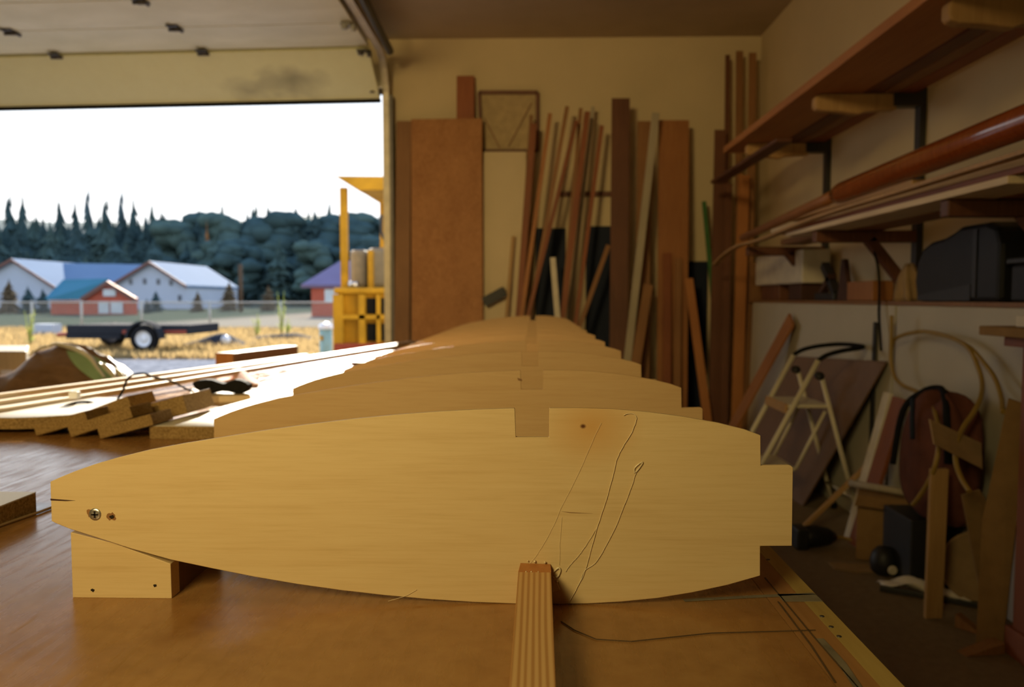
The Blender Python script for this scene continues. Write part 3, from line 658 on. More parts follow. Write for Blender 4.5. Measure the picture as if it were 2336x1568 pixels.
S = [((1171, 539), (1156, 718), 8, 6, 'pine', 'short tan stick, leftmost of the leaning sticks beside the cream panel'),
     ((1212, 263), (1190, 580), 7, 5, 'brown_wood', 'thin dark stick rising just left of the deep red stick'),
     ((1218, 282), (1183, 718), 13, 7, 'red_wood', 'deep red-brown stick in front of the frame corner'),
     ((1255, 259), (1190, 720), 9, 8, 'orange_wood', 'slim orange-brown stick right of the deep red stick'),
     ((1294, 243), (1210, 715), 9, 9, 'brown_wood', 'tall slim brown stick slanting right, first with its tip clear of the frame'),
     ((1315, 275), (1206, 714), 9, 10, 'red_wood', 'red stick with the steepest slant among the leaning sticks'),
     ((1325, 247), (1283, 715), 8, 6, 'brown_wood', 'slim brown stick between the steep red stick and the grey-green one'),
     ((1340, 255), (1285, 715), 12, 11, 'red_wood', 'red-brown stick just left of the grey-green stick'),
     ((1353, 244), (1297, 723), 8, 4, 'grey_wood', 'grey-green thin stick, tallest of the slanted sticks left of the dark plank'),
     ((1373, 287), (1315, 723), 9, 8, 'red_wood', 'reddish stick right of the grey-green stick, left of the dark plank'),
     ((1261, 588), (1271, 714), 12, 14, 'off_white', 'short white stick leaning low among the red sticks'),
     ((1388, 560), (1330, 723), 10, 12, 'brown_wood', 'short brown stick crossing low in front of the black tubs'),
     ((1416, 225), (1411, 800), 39, 9, 'dark_wood', 'wide dark red-brown plank, tallest in the middle of the back wall'),
     ((1469, 277), (1466, 700), 30, 5, 'brown_wood', 'brown board between the dark plank and the pale grey stick'),
     ((1496, 258), (1436, 780), 16, 12, 'grey_wood', 'pale grey stick slanting across the brown board'),
     ((1537, 275), (1533, 880), 66, 7, 'orange_wood', 'broad orange-brown board right of the pale grey stick'),
     ((1522, 578), (1521, 875), 18, 11, 'red_wood', 'short red board in front of the broad orange-brown board'),
     ((1548, 590), (1545, 875), 14, 11, 'brown_wood', 'short brown stick in front of the broad orange board, beside the short red one'),
     ((1571, 636), (1607, 908), 18, 13, 'orange_wood', 'orange stick leaning the other way at the right side of the broad board'),
     ((1479, 650), (1450, 830), 20, 15, 'brown_wood', 'low brown board slanting in front of the pale grey stick'),
     ((1606, 460), (1628, 700), 9, 5, 'green_paint', 'thin green stick alone on the wall right of the broad orange board'),
     ((1643, 297), (1630, 900), 24, 9, 'dark_wood', 'dark red board at the left side of the corner stack'),
     ((1660, 126), (1655, 600), 10, 4, 'dark_wood', 'thin dark stick nearly reaching the ceiling, leftmost of the three tall corner sticks'),
     ((1687, 117), (1682, 700), 15, 5, 'brown_wood', 'brown stick nearly reaching the ceiling, middle of the three tall corner sticks'),
     ((1717, 121), (1708, 700), 16, 6, 'brown_wood', 'brown stick nearly reaching the ceiling, tucked in the room corner'),
     ((1697, 400), (1682, 900), 24, 11, 'orange_wood', 'orange-brown board in the corner stack below the racks'),
     ((1662, 420), (1652, 900), 16, 12, 'dark_wood', 'dark thin board between the dark red board and the orange-brown board'),
     ((1727, 600), (1712, 930), 30, 14, 'brown_wood', 'brown board at the right of the corner stack beside the white sheet')]
for a, b, wp, ly, m, lb in S:
    lean(a, b, wp, ly, m, lb, .024, 'leaning_stick' if wp < 14 else 'leaning_board', 'stick' if wp < 14 else 'board')
a, b = P(1275, 442, 7.45), P(1393, 442, 7.45); solo(MB().box((a.x, 7.455, a.z - .022), (b.x, 7.495, a.z + .022)), 'wall_batten', 'dark_wood', 'short dark horizontal batten fixed to the wall behind the slanted sticks', 'batten')
for x0, x1, y0, y1, lb in ((1222, 1290, 520, 640, 'dark blue-black tub among the sticks, beside the short white stick'), (1338, 1396, 515, 650, 'dark blue-black tub among the sticks, left of the dark plank'), (1572, 1616, 596, 700, 'black box against the wall below the green stick')):
    a = P(x0, y0, 7.42); b = P(x1, y1, 7.42)
    solo(MB().prism([(a.x, 7.47, 0), (b.x, 7.47, 0), (b.x, 7.47, a.z), (a.x, 7.47, a.z)], (0, .025, 0)), 'dark_board', 'blue_black', lb.replace('tub', 'panel').replace('black box', 'black panel'), 'panel', bevel=.004)

# ================================================================== RIGHT WALL RACKS
YB = [3.02, 4.38, 5.73]; XE = 1.54
BL = ['nearest', 'middle', 'farthest']
for i, Y in enumerate(YB):
    r = thing('rack_bracket', f'{BL[i]} lumber rack bracket on the right wall, wooden arms on black upright', 'bracket', (XR, Y, 1.25), 'lumber rack brackets')
    part(r, MB().box((XR - .035, Y - .03, 1.26), (XR - .001, Y + .03, 2.62)), 'upright', 'black_metal')
    ap = []
    for (x, z0, z1) in ((XE, 2.300, 2.348), (XE + .012, 2.286, 2.362), (XE + .04, 2.276, 2.369), (XE + .14, 2.270, 2.369), (XE + .20, 2.262, 2.369), (XE + .24, 2.258, 2.369), (XE + .28, 2.272, 2.369), (XE + .44, 2.280, 2.369)): ap.append((x, z0, z1))
    poly = [(x, Y - .03, z0) for x, z0, z1 in ap] + [(x, Y - .03, z1) for x, z0, z1 in reversed(ap)]
    part(r, MB().prism(poly, (0, .06, 0)), 'arm', 'pine', bevel=.014)
    part(r, MB().box((XE + .42, Y - .035, 2.30), (XR - .03, Y + .035, 2.366)), 'socket', 'black_metal')
    part(r, MB().box((XE + .02, Y - .03, 1.565), (XR - .03, Y + .03, 1.63)), 'arm', 'dark_wood', bevel=.006)
    part(r, board_mb((1.86, Y, 1.58), (XR - .03, Y, 1.27), .06, .05, (0, 1, 0))[0], 'brace', 'dark_wood')
ZU = 2.371
pl = [P(1655, 365, 6.0), P(2120, 0, 2.94)]
def rack(x0, x1, y0, y1, z0, th, mat, label, group, name='rack_board', z1=None):
    z1 = z0 if z1 is None else z1
    mb, M = board_mb(((x0 + x1) / 2, y0, z0 + th / 2), ((x0 + x1) / 2, y1, z1 + th / 2), x1 - x0, th); return solo(mb, name, mat, label, 'board', M=M, group=group, bevel=.003)
GU = 'boards on the upper rack'; GL = 'boards on the lower rack'
rack(1.475, 1.80, 1.35, 6.12, ZU, .048, 'orange_wood', 'wide plank with bright outer edge along the front of the upper rack', GU)
rack(1.815, 1.90, 1.5, 6.0, ZU, .04, 'dark_wood', 'dark narrow board behind the wide plank on the upper rack', GU)
rack(1.91, 1.985, 1.5, 6.3, ZU, .03, 'brown_wood', 'middle narrow board on the wall side of the upper rack', GU)
rack(1.995, 2.09, 1.5, 5.9, ZU, .035, 'red_wood', 'narrow reddish board nearest the wall on the upper rack', GU)
rack(1.50, 1.60, 4.9, 6.65, ZU - .155, .025, 'dark_wood', 'dark board hung under the far end of the upper rack, sticking out toward the corner', GU)
ZL = 1.631
rack(1.545, 1.74, 2.60, 4.82, ZL, .026, 'pale_wood', 'pale board at the bottom front of the lower rack, shorter than the rest', GL)
rack(1.76, 1.93, 1.6, 5.6, ZL, .04, 'brown_wood', 'brown board lying at the back of the lower rack', GL)
rack(1.56, 1.76, 2.0, 5.0, ZL + .0275, .024, 'red_wood', 'reddish board lying on the bottom pale board of the lower rack', GL)
rack(1.57, 1.72, 1.6, 5.2, ZL + .0530, .026, 'pale_wood', 'long pale board third up from the bottom of the lower rack', GL)
rack(1.64, 1.86, 1.6, 4.9, ZL + .0805, .024, 'orange_wood', 'wide orange-brown board under the varnished spar on the lower rack', GL)
rack(1.60, 1.66, 3.36, 4.95, ZL + .1055, .022, 'pine', 'short tan strip lying beside the varnished spar', GL, 'rack_strip')
st = [(1.515, 2.3, ZL + .075), (1.515, 3.2, ZL + .066), (1.515, 4.2, ZL + .055), (1.515, 5.2, ZL + .012), (1.512, 5.73, ZL + .009), (1.505, 6.1, ZL - .03), (1.50, 6.45, ZL - .10)]
mb = MB(); sp_ = smooth_path(st, 5)
for a, b in zip(sp_, sp_[1:]):
    pass
vs = []
for p in sp_: vs += [p + Vector((-.022, 0, -.006)), p + Vector((.022, 0, -.006)), p + Vector((.022, 0, .008)), p + Vector((-.022, 0, .008))]
n = len(sp_); mb.add(vs, [(i * 4 + k, i * 4 + (k + 1) % 4, i * 4 + 4 + (k + 1) % 4, i * 4 + 4 + k) for i in range(n - 1) for k in range(4)] + [(0, 1, 2, 3), (4 * n - 4, 4 * n - 1, 4 * n - 2, 4 * n - 3)])
solo(mb, 'rack_strip', 'pine', 'thin sagging strip drooping off the far end of the lower rack', 'strip', group=GL)
spar = thing('varnished_spar', 'glossy red-brown varnished spar lying on top of the lower rack', 'spar', (1.6, 4, ZL + .11))
q0, q1, q2 = Vector((1.60, 1.5, 1.835)), Vector((1.60, 4.17, 1.80)), Vector((1.60, 6.0, 1.715))
q0.z = XP(2336, 262, 1.60).z; 
part(spar, MB().tube([q0, q0.lerp(q1, .5), q0.lerp(q1, .97), q1], [.052, .056, .055, .044], 20), 'shaft', 'varnished')
part(spar, MB().tube([q1, q1.lerp(q2, .1), q2], [.034, .032, .026], 16), 'tapered_end', 'orange_wood', 'thinner unvarnished end')
# ledge and white sheets
lg = struct(MB().box((1.90, 1.6, 1.222), (XR, 6.9, 1.242)), 'trim_2', 'brown_wood')
for y0, y1, lb in ((4.13, 6.75, 'white sheet standing on edge along the right wall, behind the step stool'), (1.4, 4.105, 'white sheet standing on edge along the right wall, behind the hose and bag')):
    mb = MB().prism([(1.868, y0, .002), (1.886, y0, .002), (1.916, y0, 1.22), (1.898, y0, 1.22)], (0, y1 - y0, 0)); solo(mb, 'white_sheet', 'white_panel', lb, 'sheet', bevel=.002, group='white sheets along the right wall')
# ledge contents
ZG = 1.243
def lbox(x0, x1, y0, y1, z0, z1, name, mat, label, cat, bv=.006): return solo(MB().box((x0, y0, z0), (x1, y1, z1)), name, mat, label, cat, bevel=bv)
lbox(1.93, 2.12, 6.15, 6.62, ZG, ZG + .12, 'small_box', 'dark_wood', 'dark box on the ledge in the far corner under the pale carton', 'box')
lbox(1.92, 2.1, 5.62, 5.9, ZG, ZG + .12, 'small_box', 'dark_brown', 'dark brown box on the ledge under the near end of the pale carton', 'box')
lbox(1.90, 2.10, 5.55, 6.7, ZG + .121, ZG + .36, 'carton', 'off_white', 'long pale carton on the ledge under the far end of the lower rack', 'carton', .012)
cl = thing('hand_plane', 'black tool with a raised handle on the ledge beside the pale carton', 'tool', (1.98, 5.2, ZG))
part(cl, MB().box((1.94, 5.08, ZG), (2.03, 5.42, ZG + .05)), 'body', 'black', bevel=.008)
part(cl, board_mb((1.985, 5.14, ZG + .04), (1.985, 5.36, ZG + .24), .05, .05, (1, 0, 0))[0], 'handle', 'black')
part(cl, board_mb((1.985, 5.40, ZG + .04), (1.985, 5.22, ZG + .16), .05, .04, (1, 0, 0))[0], 'knob', 'dark_brown')
solo(MB().prism([(1.95, 4.86, ZG), (1.95, 5.04, ZG), (1.95, 4.99, ZG + .26), (1.95, 4.95, ZG + .26)], (.03, 0, 0)), 'wooden_wedge', 'dark_brown', 'dark upright wedge on the ledge behind the orange-brown block', 'wedge')
lbox(1.93, 2.05, 4.48, 4.84, ZG, ZG + .115, 'wood_block', 'orange_wood', 'orange-brown wood block on the ledge left of the black tub', 'block')
def pbag(u, v): a = 2 * PI * u; r = (.05 + .018 * math.sin(5 * a + 3 * v)) * (1 - .7 * v ** 2); return Vector((2.0 + r * math.cos(a), 4.2 + 1.6 * r * math.sin(a), ZG + .2 * v))
solo(MB().grid(pbag, 28, 8), 'plastic_bag', 'pale_cardboard', 'pale crumpled plastic bag on the ledge behind the middle bracket', 'bag', solid=.002)
tb2 = thing('black_tub', 'large black plastic tub with rounded corner on the ledge under the lower rack', 'tub', (2.0, 3.5, ZG))
tu = [(2110, 0, 0)]
prof = [(3.91, 0), (3.93, .02), (3.95, .10), (3.93, .19), (3.88, .255), (3.80, .285), (3.68, .295), (3.60, .315), (3.54, .335), (3.34, .335), (3.27, .31), (3.24, .24), (3.24, 0)]
part(tb2, MB().prism([(1.905, y, ZG + z) for y, z in prof], (.215, 0, 0)), 'shell', 'black_plastic', bevel=.02)
part(tb2, MB().box((1.899, 3.40, ZG + .02), (1.906, 3.43, ZG + .31)), 'rib', 'black'); part(tb2, MB().prism([(1.899, 3.44, ZG + .005), (1.899, 3.90, ZG + .005), (1.899, 3.90, ZG + .03), (1.899, 3.44, ZG + .075)], (.006, 0, 0)), 'lower_band', 'black')
bn2 = thing('black_bin', 'small black bin on the ledge between the tub and the photo edge', 'bin', (2.0, 3.0, ZG))
part(bn2, MB().box((1.92, 2.72, ZG), (2.11, 3.19, ZG + .15)), 'body', 'black_plastic', bevel=.012); part(bn2, MB().box((1.905, 2.70, ZG + .151), (2.12, 3.20, ZG + .175)), 'rim', 'black', bevel=.006)
cb_ = [XP(1990, 560, 1.885), XP(2003, 610, 1.880), XP(2006, 660, 1.875), XP(2005, 720, 1.862), XP(2010, 800, 1.845)]
solo(MB().tube(smooth_path(cb_), .007, 8), 'cable', 'black_rubber', 'black cable hanging down over the seam between the white sheets', 'cable')
a = XP(1997, 735, 1.880); board(Vector((1.862, a.y - .02, .004)), a, .03, .014, 'black', 'dark_rod', 'black rod leaning on the seam between the white sheets', 'rod', wdir=(0, 1, 0))
# ================================================================== STEP STOOL
ss = thing('step_stool', 'pale tubular folding step stool with dark hoop handle by the right wall', 'step stool', (1.45, 4.48, 0))
YN, YFAR, DXS = 4.28, 4.68, -.03
V = lambda x, y, z: Vector((x + DXS, y, z))
for Y in (YN, YFAR): part(ss, MB().tube([V(1.125, Y, .012), V(1.592, Y, .92)], .0145, 12), 'front_rail', 'stool_paint')
for Y in (YN + .01, YFAR - .01):
    part(ss, MB().tube([V(1.845, Y, .012), V(1.615, Y, .83)], .0125, 12), 'rear_leg', 'stool_paint')
    part(ss, MB().lathe([(.017, -.002), (.018, .03), (.012, .035)], V(1.847, Y, .002), 12), 'foot', 'black_rubber')
    part(ss, MB().lathe([(.018, -.002), (.019, .03), (.013, .035)], V(1.122, Y - (.01 if Y < 4.5 else -.01), .002), 12), 'foot', 'black_rubber')
    part(ss, MB().tube([V(1.64, Y, .64), V(1.485, Y, .318)], .010, 10), 'side_strut', 'stool_paint')
    part(ss, MB().lathe([(0, -.02), (.022, -.02), (.022, .02), (0, .02)], V(1.603, Y, .835), 14, (0, 1, 0)), 'pivot_knob', 'black')
hp = [V(1.592, YN, .92), V(1.64, YN, .95), V(1.72, YN + .005, .972), V(1.82, YN + .03, .986), V(1.872, YN + .10, .99), V(1.885, 4.48, .99), V(1.872, YFAR - .10, .99), V(1.82, YFAR - .03, .986), V(1.72, YFAR - .005, .972), V(1.64, YFAR, .95), V(1.592, YFAR, .92)]
part(ss, MB().tube(smooth_path(hp), .0125, 12), 'hoop_handle', 'black_rubber', 'dark padded hoop handle')
for x0, x1, z in ((1.435, 1.665, .655), (1.275, 1.49, .305)):
    part(ss, MB().box(V(x0, YN + .018, z), V(x1, YFAR - .018, z + .02)), 'step', 'stool_paint', bevel=.006)
    part(ss, MB().box(V(x0 - .012, YN + .016, z - .03), V(x0 + .004, YFAR - .016, z + .024)), 'step_lip', 'pine', bevel=.004)
part(ss, MB().tube([V(1.80, YN + .01, .16), V(1.80, YFAR - .01, .16)], .009, 8), 'cross_bar', 'stool_paint')
# leaning panels behind stool
mb = MB().prism([(1.640, 4.70, .003), (1.560, 5.95, .003), (1.845, 5.62, .84), (1.852, 4.12, .925)], (.012, 0, .004)); solo(mb, 'hardboard_panel', 'hardboard', 'brown hardboard panel leaning on the white sheet behind the step stool', 'panel')
board((1.50, 6.25, .004), XP(1806, 728, 1.855), .16, .02, 'orange_wood', 'leaning_board', 'reddish board leaning on the white sheet behind the stool handle', 'board', wdir=(0, 1, .1))
# white and brown boards right of panel
board((1.66, 4.06, .004), Vector((1.845, 4.06, .77)), .075, .02, 'off_white', 'leaning_board', 'white board standing on end right of the step stool', 'board', wdir=(0, 1, 0))
board((1.64, 3.93, .004), Vector((1.845, 3.93, .76)), .13, .02, 'red_wood', 'leaning_board', 'dark red board standing beside the white board right of the step stool', 'board', wdir=(0, 1, 0))
a, b = P(1938, 1152, 4.12), P(2042, 1048, 4.12); a.z = .02; board(Vector((1.42, 4.13, .012)), Vector((1.80, 4.13, .40)), .03, .02, 'pine', 'loose_stick', 'thin stick slanting up from the floor between stool and white board', 'stick', wdir=(0, 1, 0))
# ================================================================== PILE ON THE RIGHT
bx = thing('cardboard_box', 'brown cardboard box on the floor right of the step stool', 'box', (1.72, 3.75, 0))
Mb = Matrix.Translation((1.715, 3.78, 0)) @ Matrix.Rotation(math.radians(-24), 4, 'Z')
bb = MB().box((-.12, -.10, .002), (.12, .10, .31), Mb); part(bx, bb, 'carton', 'cardboard', bevel=.004)
bb = MB(); bb.add([Mb @ Vector(v) for v in ((-.12, -.10, .312), (.12, -.10, .312), (.13, -.17, .27), (-.13, -.17, .28))], [(0, 1, 2, 3)]); part(bx, bb, 'flap', 'cardboard', solid=.004)
solo(MB().tube([Mb @ Vector((-.16, .06, .335)), Mb @ Vector((.14, -.05, .335))], .018, 12), 'pale_tube', 'grey_wood', 'pale tube lying across the top of the cardboard box', 'tube')
lbox(1.64, 1.855, 3.36, 3.63, .002, .30, 'dark_crate', 'black', 'black crate on the floor under the dark red bag', 'crate')
bg = thing('duffel_bag', 'dark red-brown bag with black strap on the black crate by the wall', 'bag', (1.74, 3.28, .302))
def bagf(u, v):
    a = 2 * PI * u; ph = PI * (v - .5); k = math.copysign(abs(math.cos(ph)) ** .6, 1); lump = 1 + .06 * math.sin(3 * a + 5 * v) + .05 * math.sin(7 * a - 4 * v)
    return Vector((1.755 + .115 * k * math.cos(a) * lump, 3.36 + .25 * k * math.sin(a) * lump, .302 + .27 * (1 + math.copysign(abs(math.sin(ph)) ** .75, ph)) * (1 + .05 * math.sin(5 * a))))
part(bg, MB().grid(bagf, 36, 20), 'body', 'bag_cloth')
def strapf(u, v): p = bagf(.25 + .5 * u + 0 * v, .5); return p
part(bg, MB().tube(smooth_path([(1.66, 3.59, .50), (1.68, 3.55, .75), (1.72, 3.45, .85), (1.755, 3.38, .872), (1.72, 3.27, .84), (1.68, 3.18, .78), (1.66, 3.12, .6)]), .014, 8), 'strap', 'black_rubber', 'black strap')
part(bg, MB().tube(smooth_path([(1.64, 3.38, .83), (1.625, 3.35, .74), (1.62, 3.33, .66)]), .010, 8), 'buckle_strap', 'blue_black')
cq = [P(x, y, 2.95) for x, y in ((2125, 958), (2242, 1012), (2203, 1056), (2098, 1002))]; 
solo(MB().prism([(p.x, 2.96 - .12 * (i > 1), p.z) for i, p in enumerate(cq)], (0, .012, 0)), 'cardboard_piece', 'pale_cardboard', 'tan cardboard piece slanted against the dark red bag', 'cardboard')
board(G(2128, 1410, .004) + Vector((0, 0, 0)), P(2142, 1070, 3.0), .066, .02, 'pine', 'upright_board', 'tan narrow board standing upright on the floor before the bag', 'board', wdir=(1, 0, 0))
pn = P(2240, 1250, 3.2); solo(MB().lathe([(0, 0), (.125, 0), (.145, .02), (.148, .04), (.138, .04), (.118, .012), (0, .012)], Vector((pn.x, 3.22, .150)), 28, (-.35, -1, .2), cap=False), 'round_pan', 'pale_cardboard', 'pale round pan standing before the black crate', 'pan')
mb = MB().prism([(1.61, 2.80, .004), (1.685, 2.765, .004), (1.76, 2.79, .88), (1.705, 2.82, .90), (1.64, 2.84, .45)], (.012, .014, 0)); solo(mb, 'plywood_offcut', 'cardboard', 'brown plywood offcut leaning on the red wooden cabinet', 'offcut')
# hoses
h1 = [(2034, 720), (2033, 770), (2032, 820), (2040, 858), (2060, 880), (2095, 895), (2122, 915), (2138, 960), (2142, 1010), (2134, 1060), (2118, 1100), (2096, 1135), (2082, 1152)]
h2 = [(2032, 800), (2040, 776), (2062, 764), (2100, 757), (2140, 762), (2180, 775), (2210, 796), (2228, 830), (2240, 870), (2238, 905), (2222, 940), (2198, 975), (2184, 1010), (2180, 1050), (2192, 1090), (2212, 1122)]
h3 = [(2180, 775), (2215, 796), (2245, 830), (2270, 865), (2284, 905), (2288, 940)]
hs = thing('yellow_hose', 'stiff yellow hose springing in big loops in front of the white sheet', 'hose', (1.6, 3.3, 0))
def hx(y): return 1.80 if y < 870 else 1.80 - min(.26, (y - 870) / 600)
for h, o in ((h1, 0), (h2, .02), (h3, .05)): part(hs, MB().tube(smooth_path([XP(x, y, min(1.83, hx(y) + o)) for x, y in h]), .0095, 10), 'hose_loop', 'yellow_hose')
# floor clutter
dr_ = thing('power_drill', 'black power tool lying on the floor beside the table, yellow cord attached', 'power tool', (1.43, 3.95, 0))
p = G(1868, 1250, 0); part(dr_, MB().tube([(p.x - .10, p.y - .01, .055), (p.x - .02, p.y + .01, .058), (p.x + .05, p.y + .03, .05), (p.x + .09, p.y + .04, .045)], [.052, .055, .045, .025], 14), 'body', 'black_plastic')
part(dr_, MB().box((p.x - .13, p.y - .06, .004), (p.x - .07, p.y + .05, .11)), 'battery', 'black', bevel=.01)
part(dr_, MB().tube(smooth_path([(p.x + .09, p.y + .04, .045), (p.x + .16, p.y + .06, .03), (p.x + .24, p.y + .02, .012), (p.x + .30, p.y + .05, .012)]), .008, 8), 'cable', 'yellow_hose')
p = G(2015, 1312, 0); gr_ = thing('angle_grinder', 'black round tool on the floor in front of the cardboard box', 'power tool', (p.x, p.y, 0))
part(gr_, MB().lathe([(0, .0), (.03, .0), (.055, .02), (.06, .06), (.05, .10), (.03, .125), (0, .13)], (p.x, p.y, .003), 18, cap=False), 'housing', 'black', ); part(gr_, MB().lathe([(.018, 0), (.022, .006), (.018, .012)], (p.x + .01, p.y - .061, .045), 12, (0, -1, 0)), 'knob', 'off_white')
board(Vector((1.50, 3.33, .014)), Vector((1.86, 3.13, .014)), .022, .022, 'black_metal', 'metal_rail', 'black metal rail lying on the floor behind the tan upright board', 'rail', wdir=(0, 1, 0))
def paper(u, v):
    return Vector((1.53 + .28 * u, 3.345 - .20 * u + .10 * (u - .1) * v + .10 * v * (1 - u), .012 + .045 * abs(math.sin(5 * u + 3 * v)) * math.sin(PI * u) + .008 * math.sin(11 * v + 7 * u)))
solo(MB().grid(paper, 16, 8), 'crumpled_sheet', 'off_white', 'crumpled white paper on the floor between the black crate and the black rail', 'paper', solid=.003)
def wedge(px, py, s, h, ang, lb):
    p = G(px, py, 0); Mw = Matrix.Translation((p.x, p.y, .002)) @ Matrix.Rotation(ang, 4, 'Z'); mb = MB(); mb.add([Mw @ Vector(v) for v in ((-s, -s * .3, 0), (s, -s * .4, 0), (s, s * .4, 0), (-s, s * .3, 0), (s, -s * .4, h), (s, s * .4, h))], [(0, 3, 2, 1), (1, 2, 5, 4), (0, 1, 4), (3, 5, 2), (0, 4, 5, 3)])
    solo(mb, 'wood_scrap', 'brown_wood', lb, 'scrap')
wedge(2235, 1490, .075, .04, .2, 'wedge-shaped wood scrap on the floor before the red cabinet'); wedge(2215, 1440, .05, .05, 2.2, 'small dark wood scrap behind the wedge-shaped scrap on the floor')
solo(MB().prism([G(1890, 1285, .002), G(2020, 1292, .002), G(2060, 1305, .002), G(1960, 1308, .002), G(1905, 1300, .002)], (0, 0, .004)), 'flat_offcut', 'pale_cardboard', 'pale thin offcut flat on the floor near the round black tool', 'offcut')
cc_ = [P(2195, 1130, 3.04), P(2235, 1118, 3.04), P(2275, 1185, 3.04)]; mb = MB().prism([Vector((cc_[0].x, 3.04, cc_[0].z)), Vector((cc_[1].x, 3.04, cc_[1].z)), Vector((cc_[2].x, 3.04, cc_[2].z)), Vector((cc_[2].x, 3.0, .004)), Vector((cc_[2].x - .05, 3.0, .004))], (0, .01, 0)); 
solo(mb, 'cardboard_corner', 'cardboard', 'torn cardboard sheet on end between the dark red bag and the plywood offcut', 'cardboard')
# red cabinet at the right edge
cbn = thing('red_cabinet', 'red-brown wooden cabinet at the right edge of the photo', 'cabinet', (1.9, 2.4, 0))
cx = 1.70
part(cbn, MB().box((cx, 2.25, .0), (cx + .05, 2.74, 1.09)), 'side_panel', 'cabinet_red', bevel=.003); part(cbn, MB().box((cx + .052, 2.715, .06), (1.862, 2.735, 1.09)), 'back_panel', 'dark_wood'); part(cbn, MB().box((cx - .015, 2.22, .0), (cx + .16, 2.76, .10)), 'plinth', 'cabinet_red', bevel=.004)
part(cbn, MB().box((cx - .03, 2.2, 1.091), (1.862, 2.80, 1.125)), 'cabinet_top', 'cabinet_red', bevel=.003)
q = [P(2262, 722, 2.66), P(2345, 705, 2.66), P(2345, 745, 2.66), P(2292, 757, 2.66)]
solo(MB().box((1.615, 2.45, 1.127), (1.85, 2.86, 1.16)), 'folded_cardboard', 'cardboard', 'tan folded cardboard jutting out over the top of the red cabinet', 'cardboard', bevel=.004)
solo(MB().box((1.66, 2.30, 1.161), (1.85, 2.72, 1.20)), 'paper_stack', 'off_white', 'pale stack of papers on the tan cardboard on the red cabinet', 'papers', bevel=.003)
solo(MB().lathe([(.05, 0), (.075, .02), (.08, .07), (.06, .10), (0, .112)], (1.775, 2.60, 1.201), 24, cap=False), 'round_tin', 'dark_wood', 'dark red round tin on top of the pile on the red cabinet', 'tin')

# ================================================================== OUTSIDE
struct(MB().box((-140, YW + .15, -.15), (140, 330, -.02)), 'ground_outside', 'ground_mat')
def hill(u, v):
    x = -160 + 260 * u; y = 150 + 120 * v; c = 23.5 + 2.5 / (1 + ((x + 20) / 40) ** 2) + .8 * math.sin(x * .07) + .5 * math.sin(x * .19 + 1)
    return Vector((x, y, -1 + (c + 2) * math.sin(PI * min(v * 1.2, 1) * .5)))
struct(MB().grid(hill, 60, 14), 'hill', 'hill_green')
# conifers
def round_tree_mb(h, r, seed):
    rr = random.Random(seed); mb = MB(); mb.tube([(0, 0, 0), (0, 0, h * .6)], [r * .08, .05], 6)
    for k in range(26):
        z = h * rr.uniform(.25, .88); q = r * .75 * (1 - ((z / h - .5) / .52) ** 2) ** .5 * rr.uniform(.2, 1); a = rr.uniform(0, 6.28); s_ = r * rr.uniform(.30, .5); c = Vector((q * math.cos(a), q * math.sin(a), z))
        prof = [(s_ * math.sin(t_) * rr.uniform(.8, 1.15), -s_ * math.cos(t_) * .9) for t_ in (.15, .8, 1.5, 2.2, 2.95)]
        mb.lathe(prof, c, 7, (rr.uniform(-.3, .3), rr.uniform(-.3, .3), 1), cap=True)
    return mb
def conifer_mb(h, r, layers, seed, sparse=1.0):
    rr = random.Random(seed); mb = MB(); mb.tube([(0, 0, 0), (rr.uniform(-.2, .2), 0, h * .97)], [r * .07, .03], 6)
    for k in range(layers):
        f = k / (layers - 1); z0 = h * (.03 + .88 * f); rad = r * (1 - f ** 1.5) ** .9 * rr.uniform(.72, 1.15) + .35; dz = h / layers * rr.uniform(1.5, 2.3); n = 9
        ox, oy = rr.uniform(-.3, .3), rr.uniform(-.3, .3)
        vs = [(ox, oy, z0 + dz)]
        for i in range(2 * n):
            a = PI * i / n + rr.uniform(-.14, .14); q = rad * (rr.uniform(.7, 1.35) if i % 2 == 0 else rr.uniform(.35, .75) * sparse); vs.append((ox + q * math.cos(a), oy + q * math.sin(a), z0 - (dz * .35 if i % 2 == 0 else 0) * rr.uniform(.3, 1.6)))
        mb.add(vs, [(0, 1 + i, 1 + (i + 1) % (2 * n)) for i in range(2 * n)])
    return mb
proto = {}
def tree(px, py_top, Y, rw, kind, label, group='forest trees beyond the fence', mat=None):
    p = P(px, py_top, Y); h = p.z * 1.03
    key = (kind, mat or 'fir')
    if key not in proto:
        m = {'a': conifer_mb(20, 3.2, 17, 1), 'b': conifer_mb(20, 2.7, 15, 2), 'c': conifer_mb(20, 4.4, 15, 3), 'w': conifer_mb(20, 2.3, 12, 4, .4), 'r': round_tree_mb(20, 5.2, 5)}[kind]
        o = m.build('conifer', mat or 'fir'); proto[key] = o
    else:
        o = proto[key].copy(); COL.objects.link(o)
    o.location = (p.x, Y, -.02); s = h / 20; o.scale = (s * rw, s * rw, s); o.rotation_euler.z = R_.uniform(0, 6)
    if 'belt' in label: o.name = 'forest_tree'
    tag(o, label, 'tree', group); return o
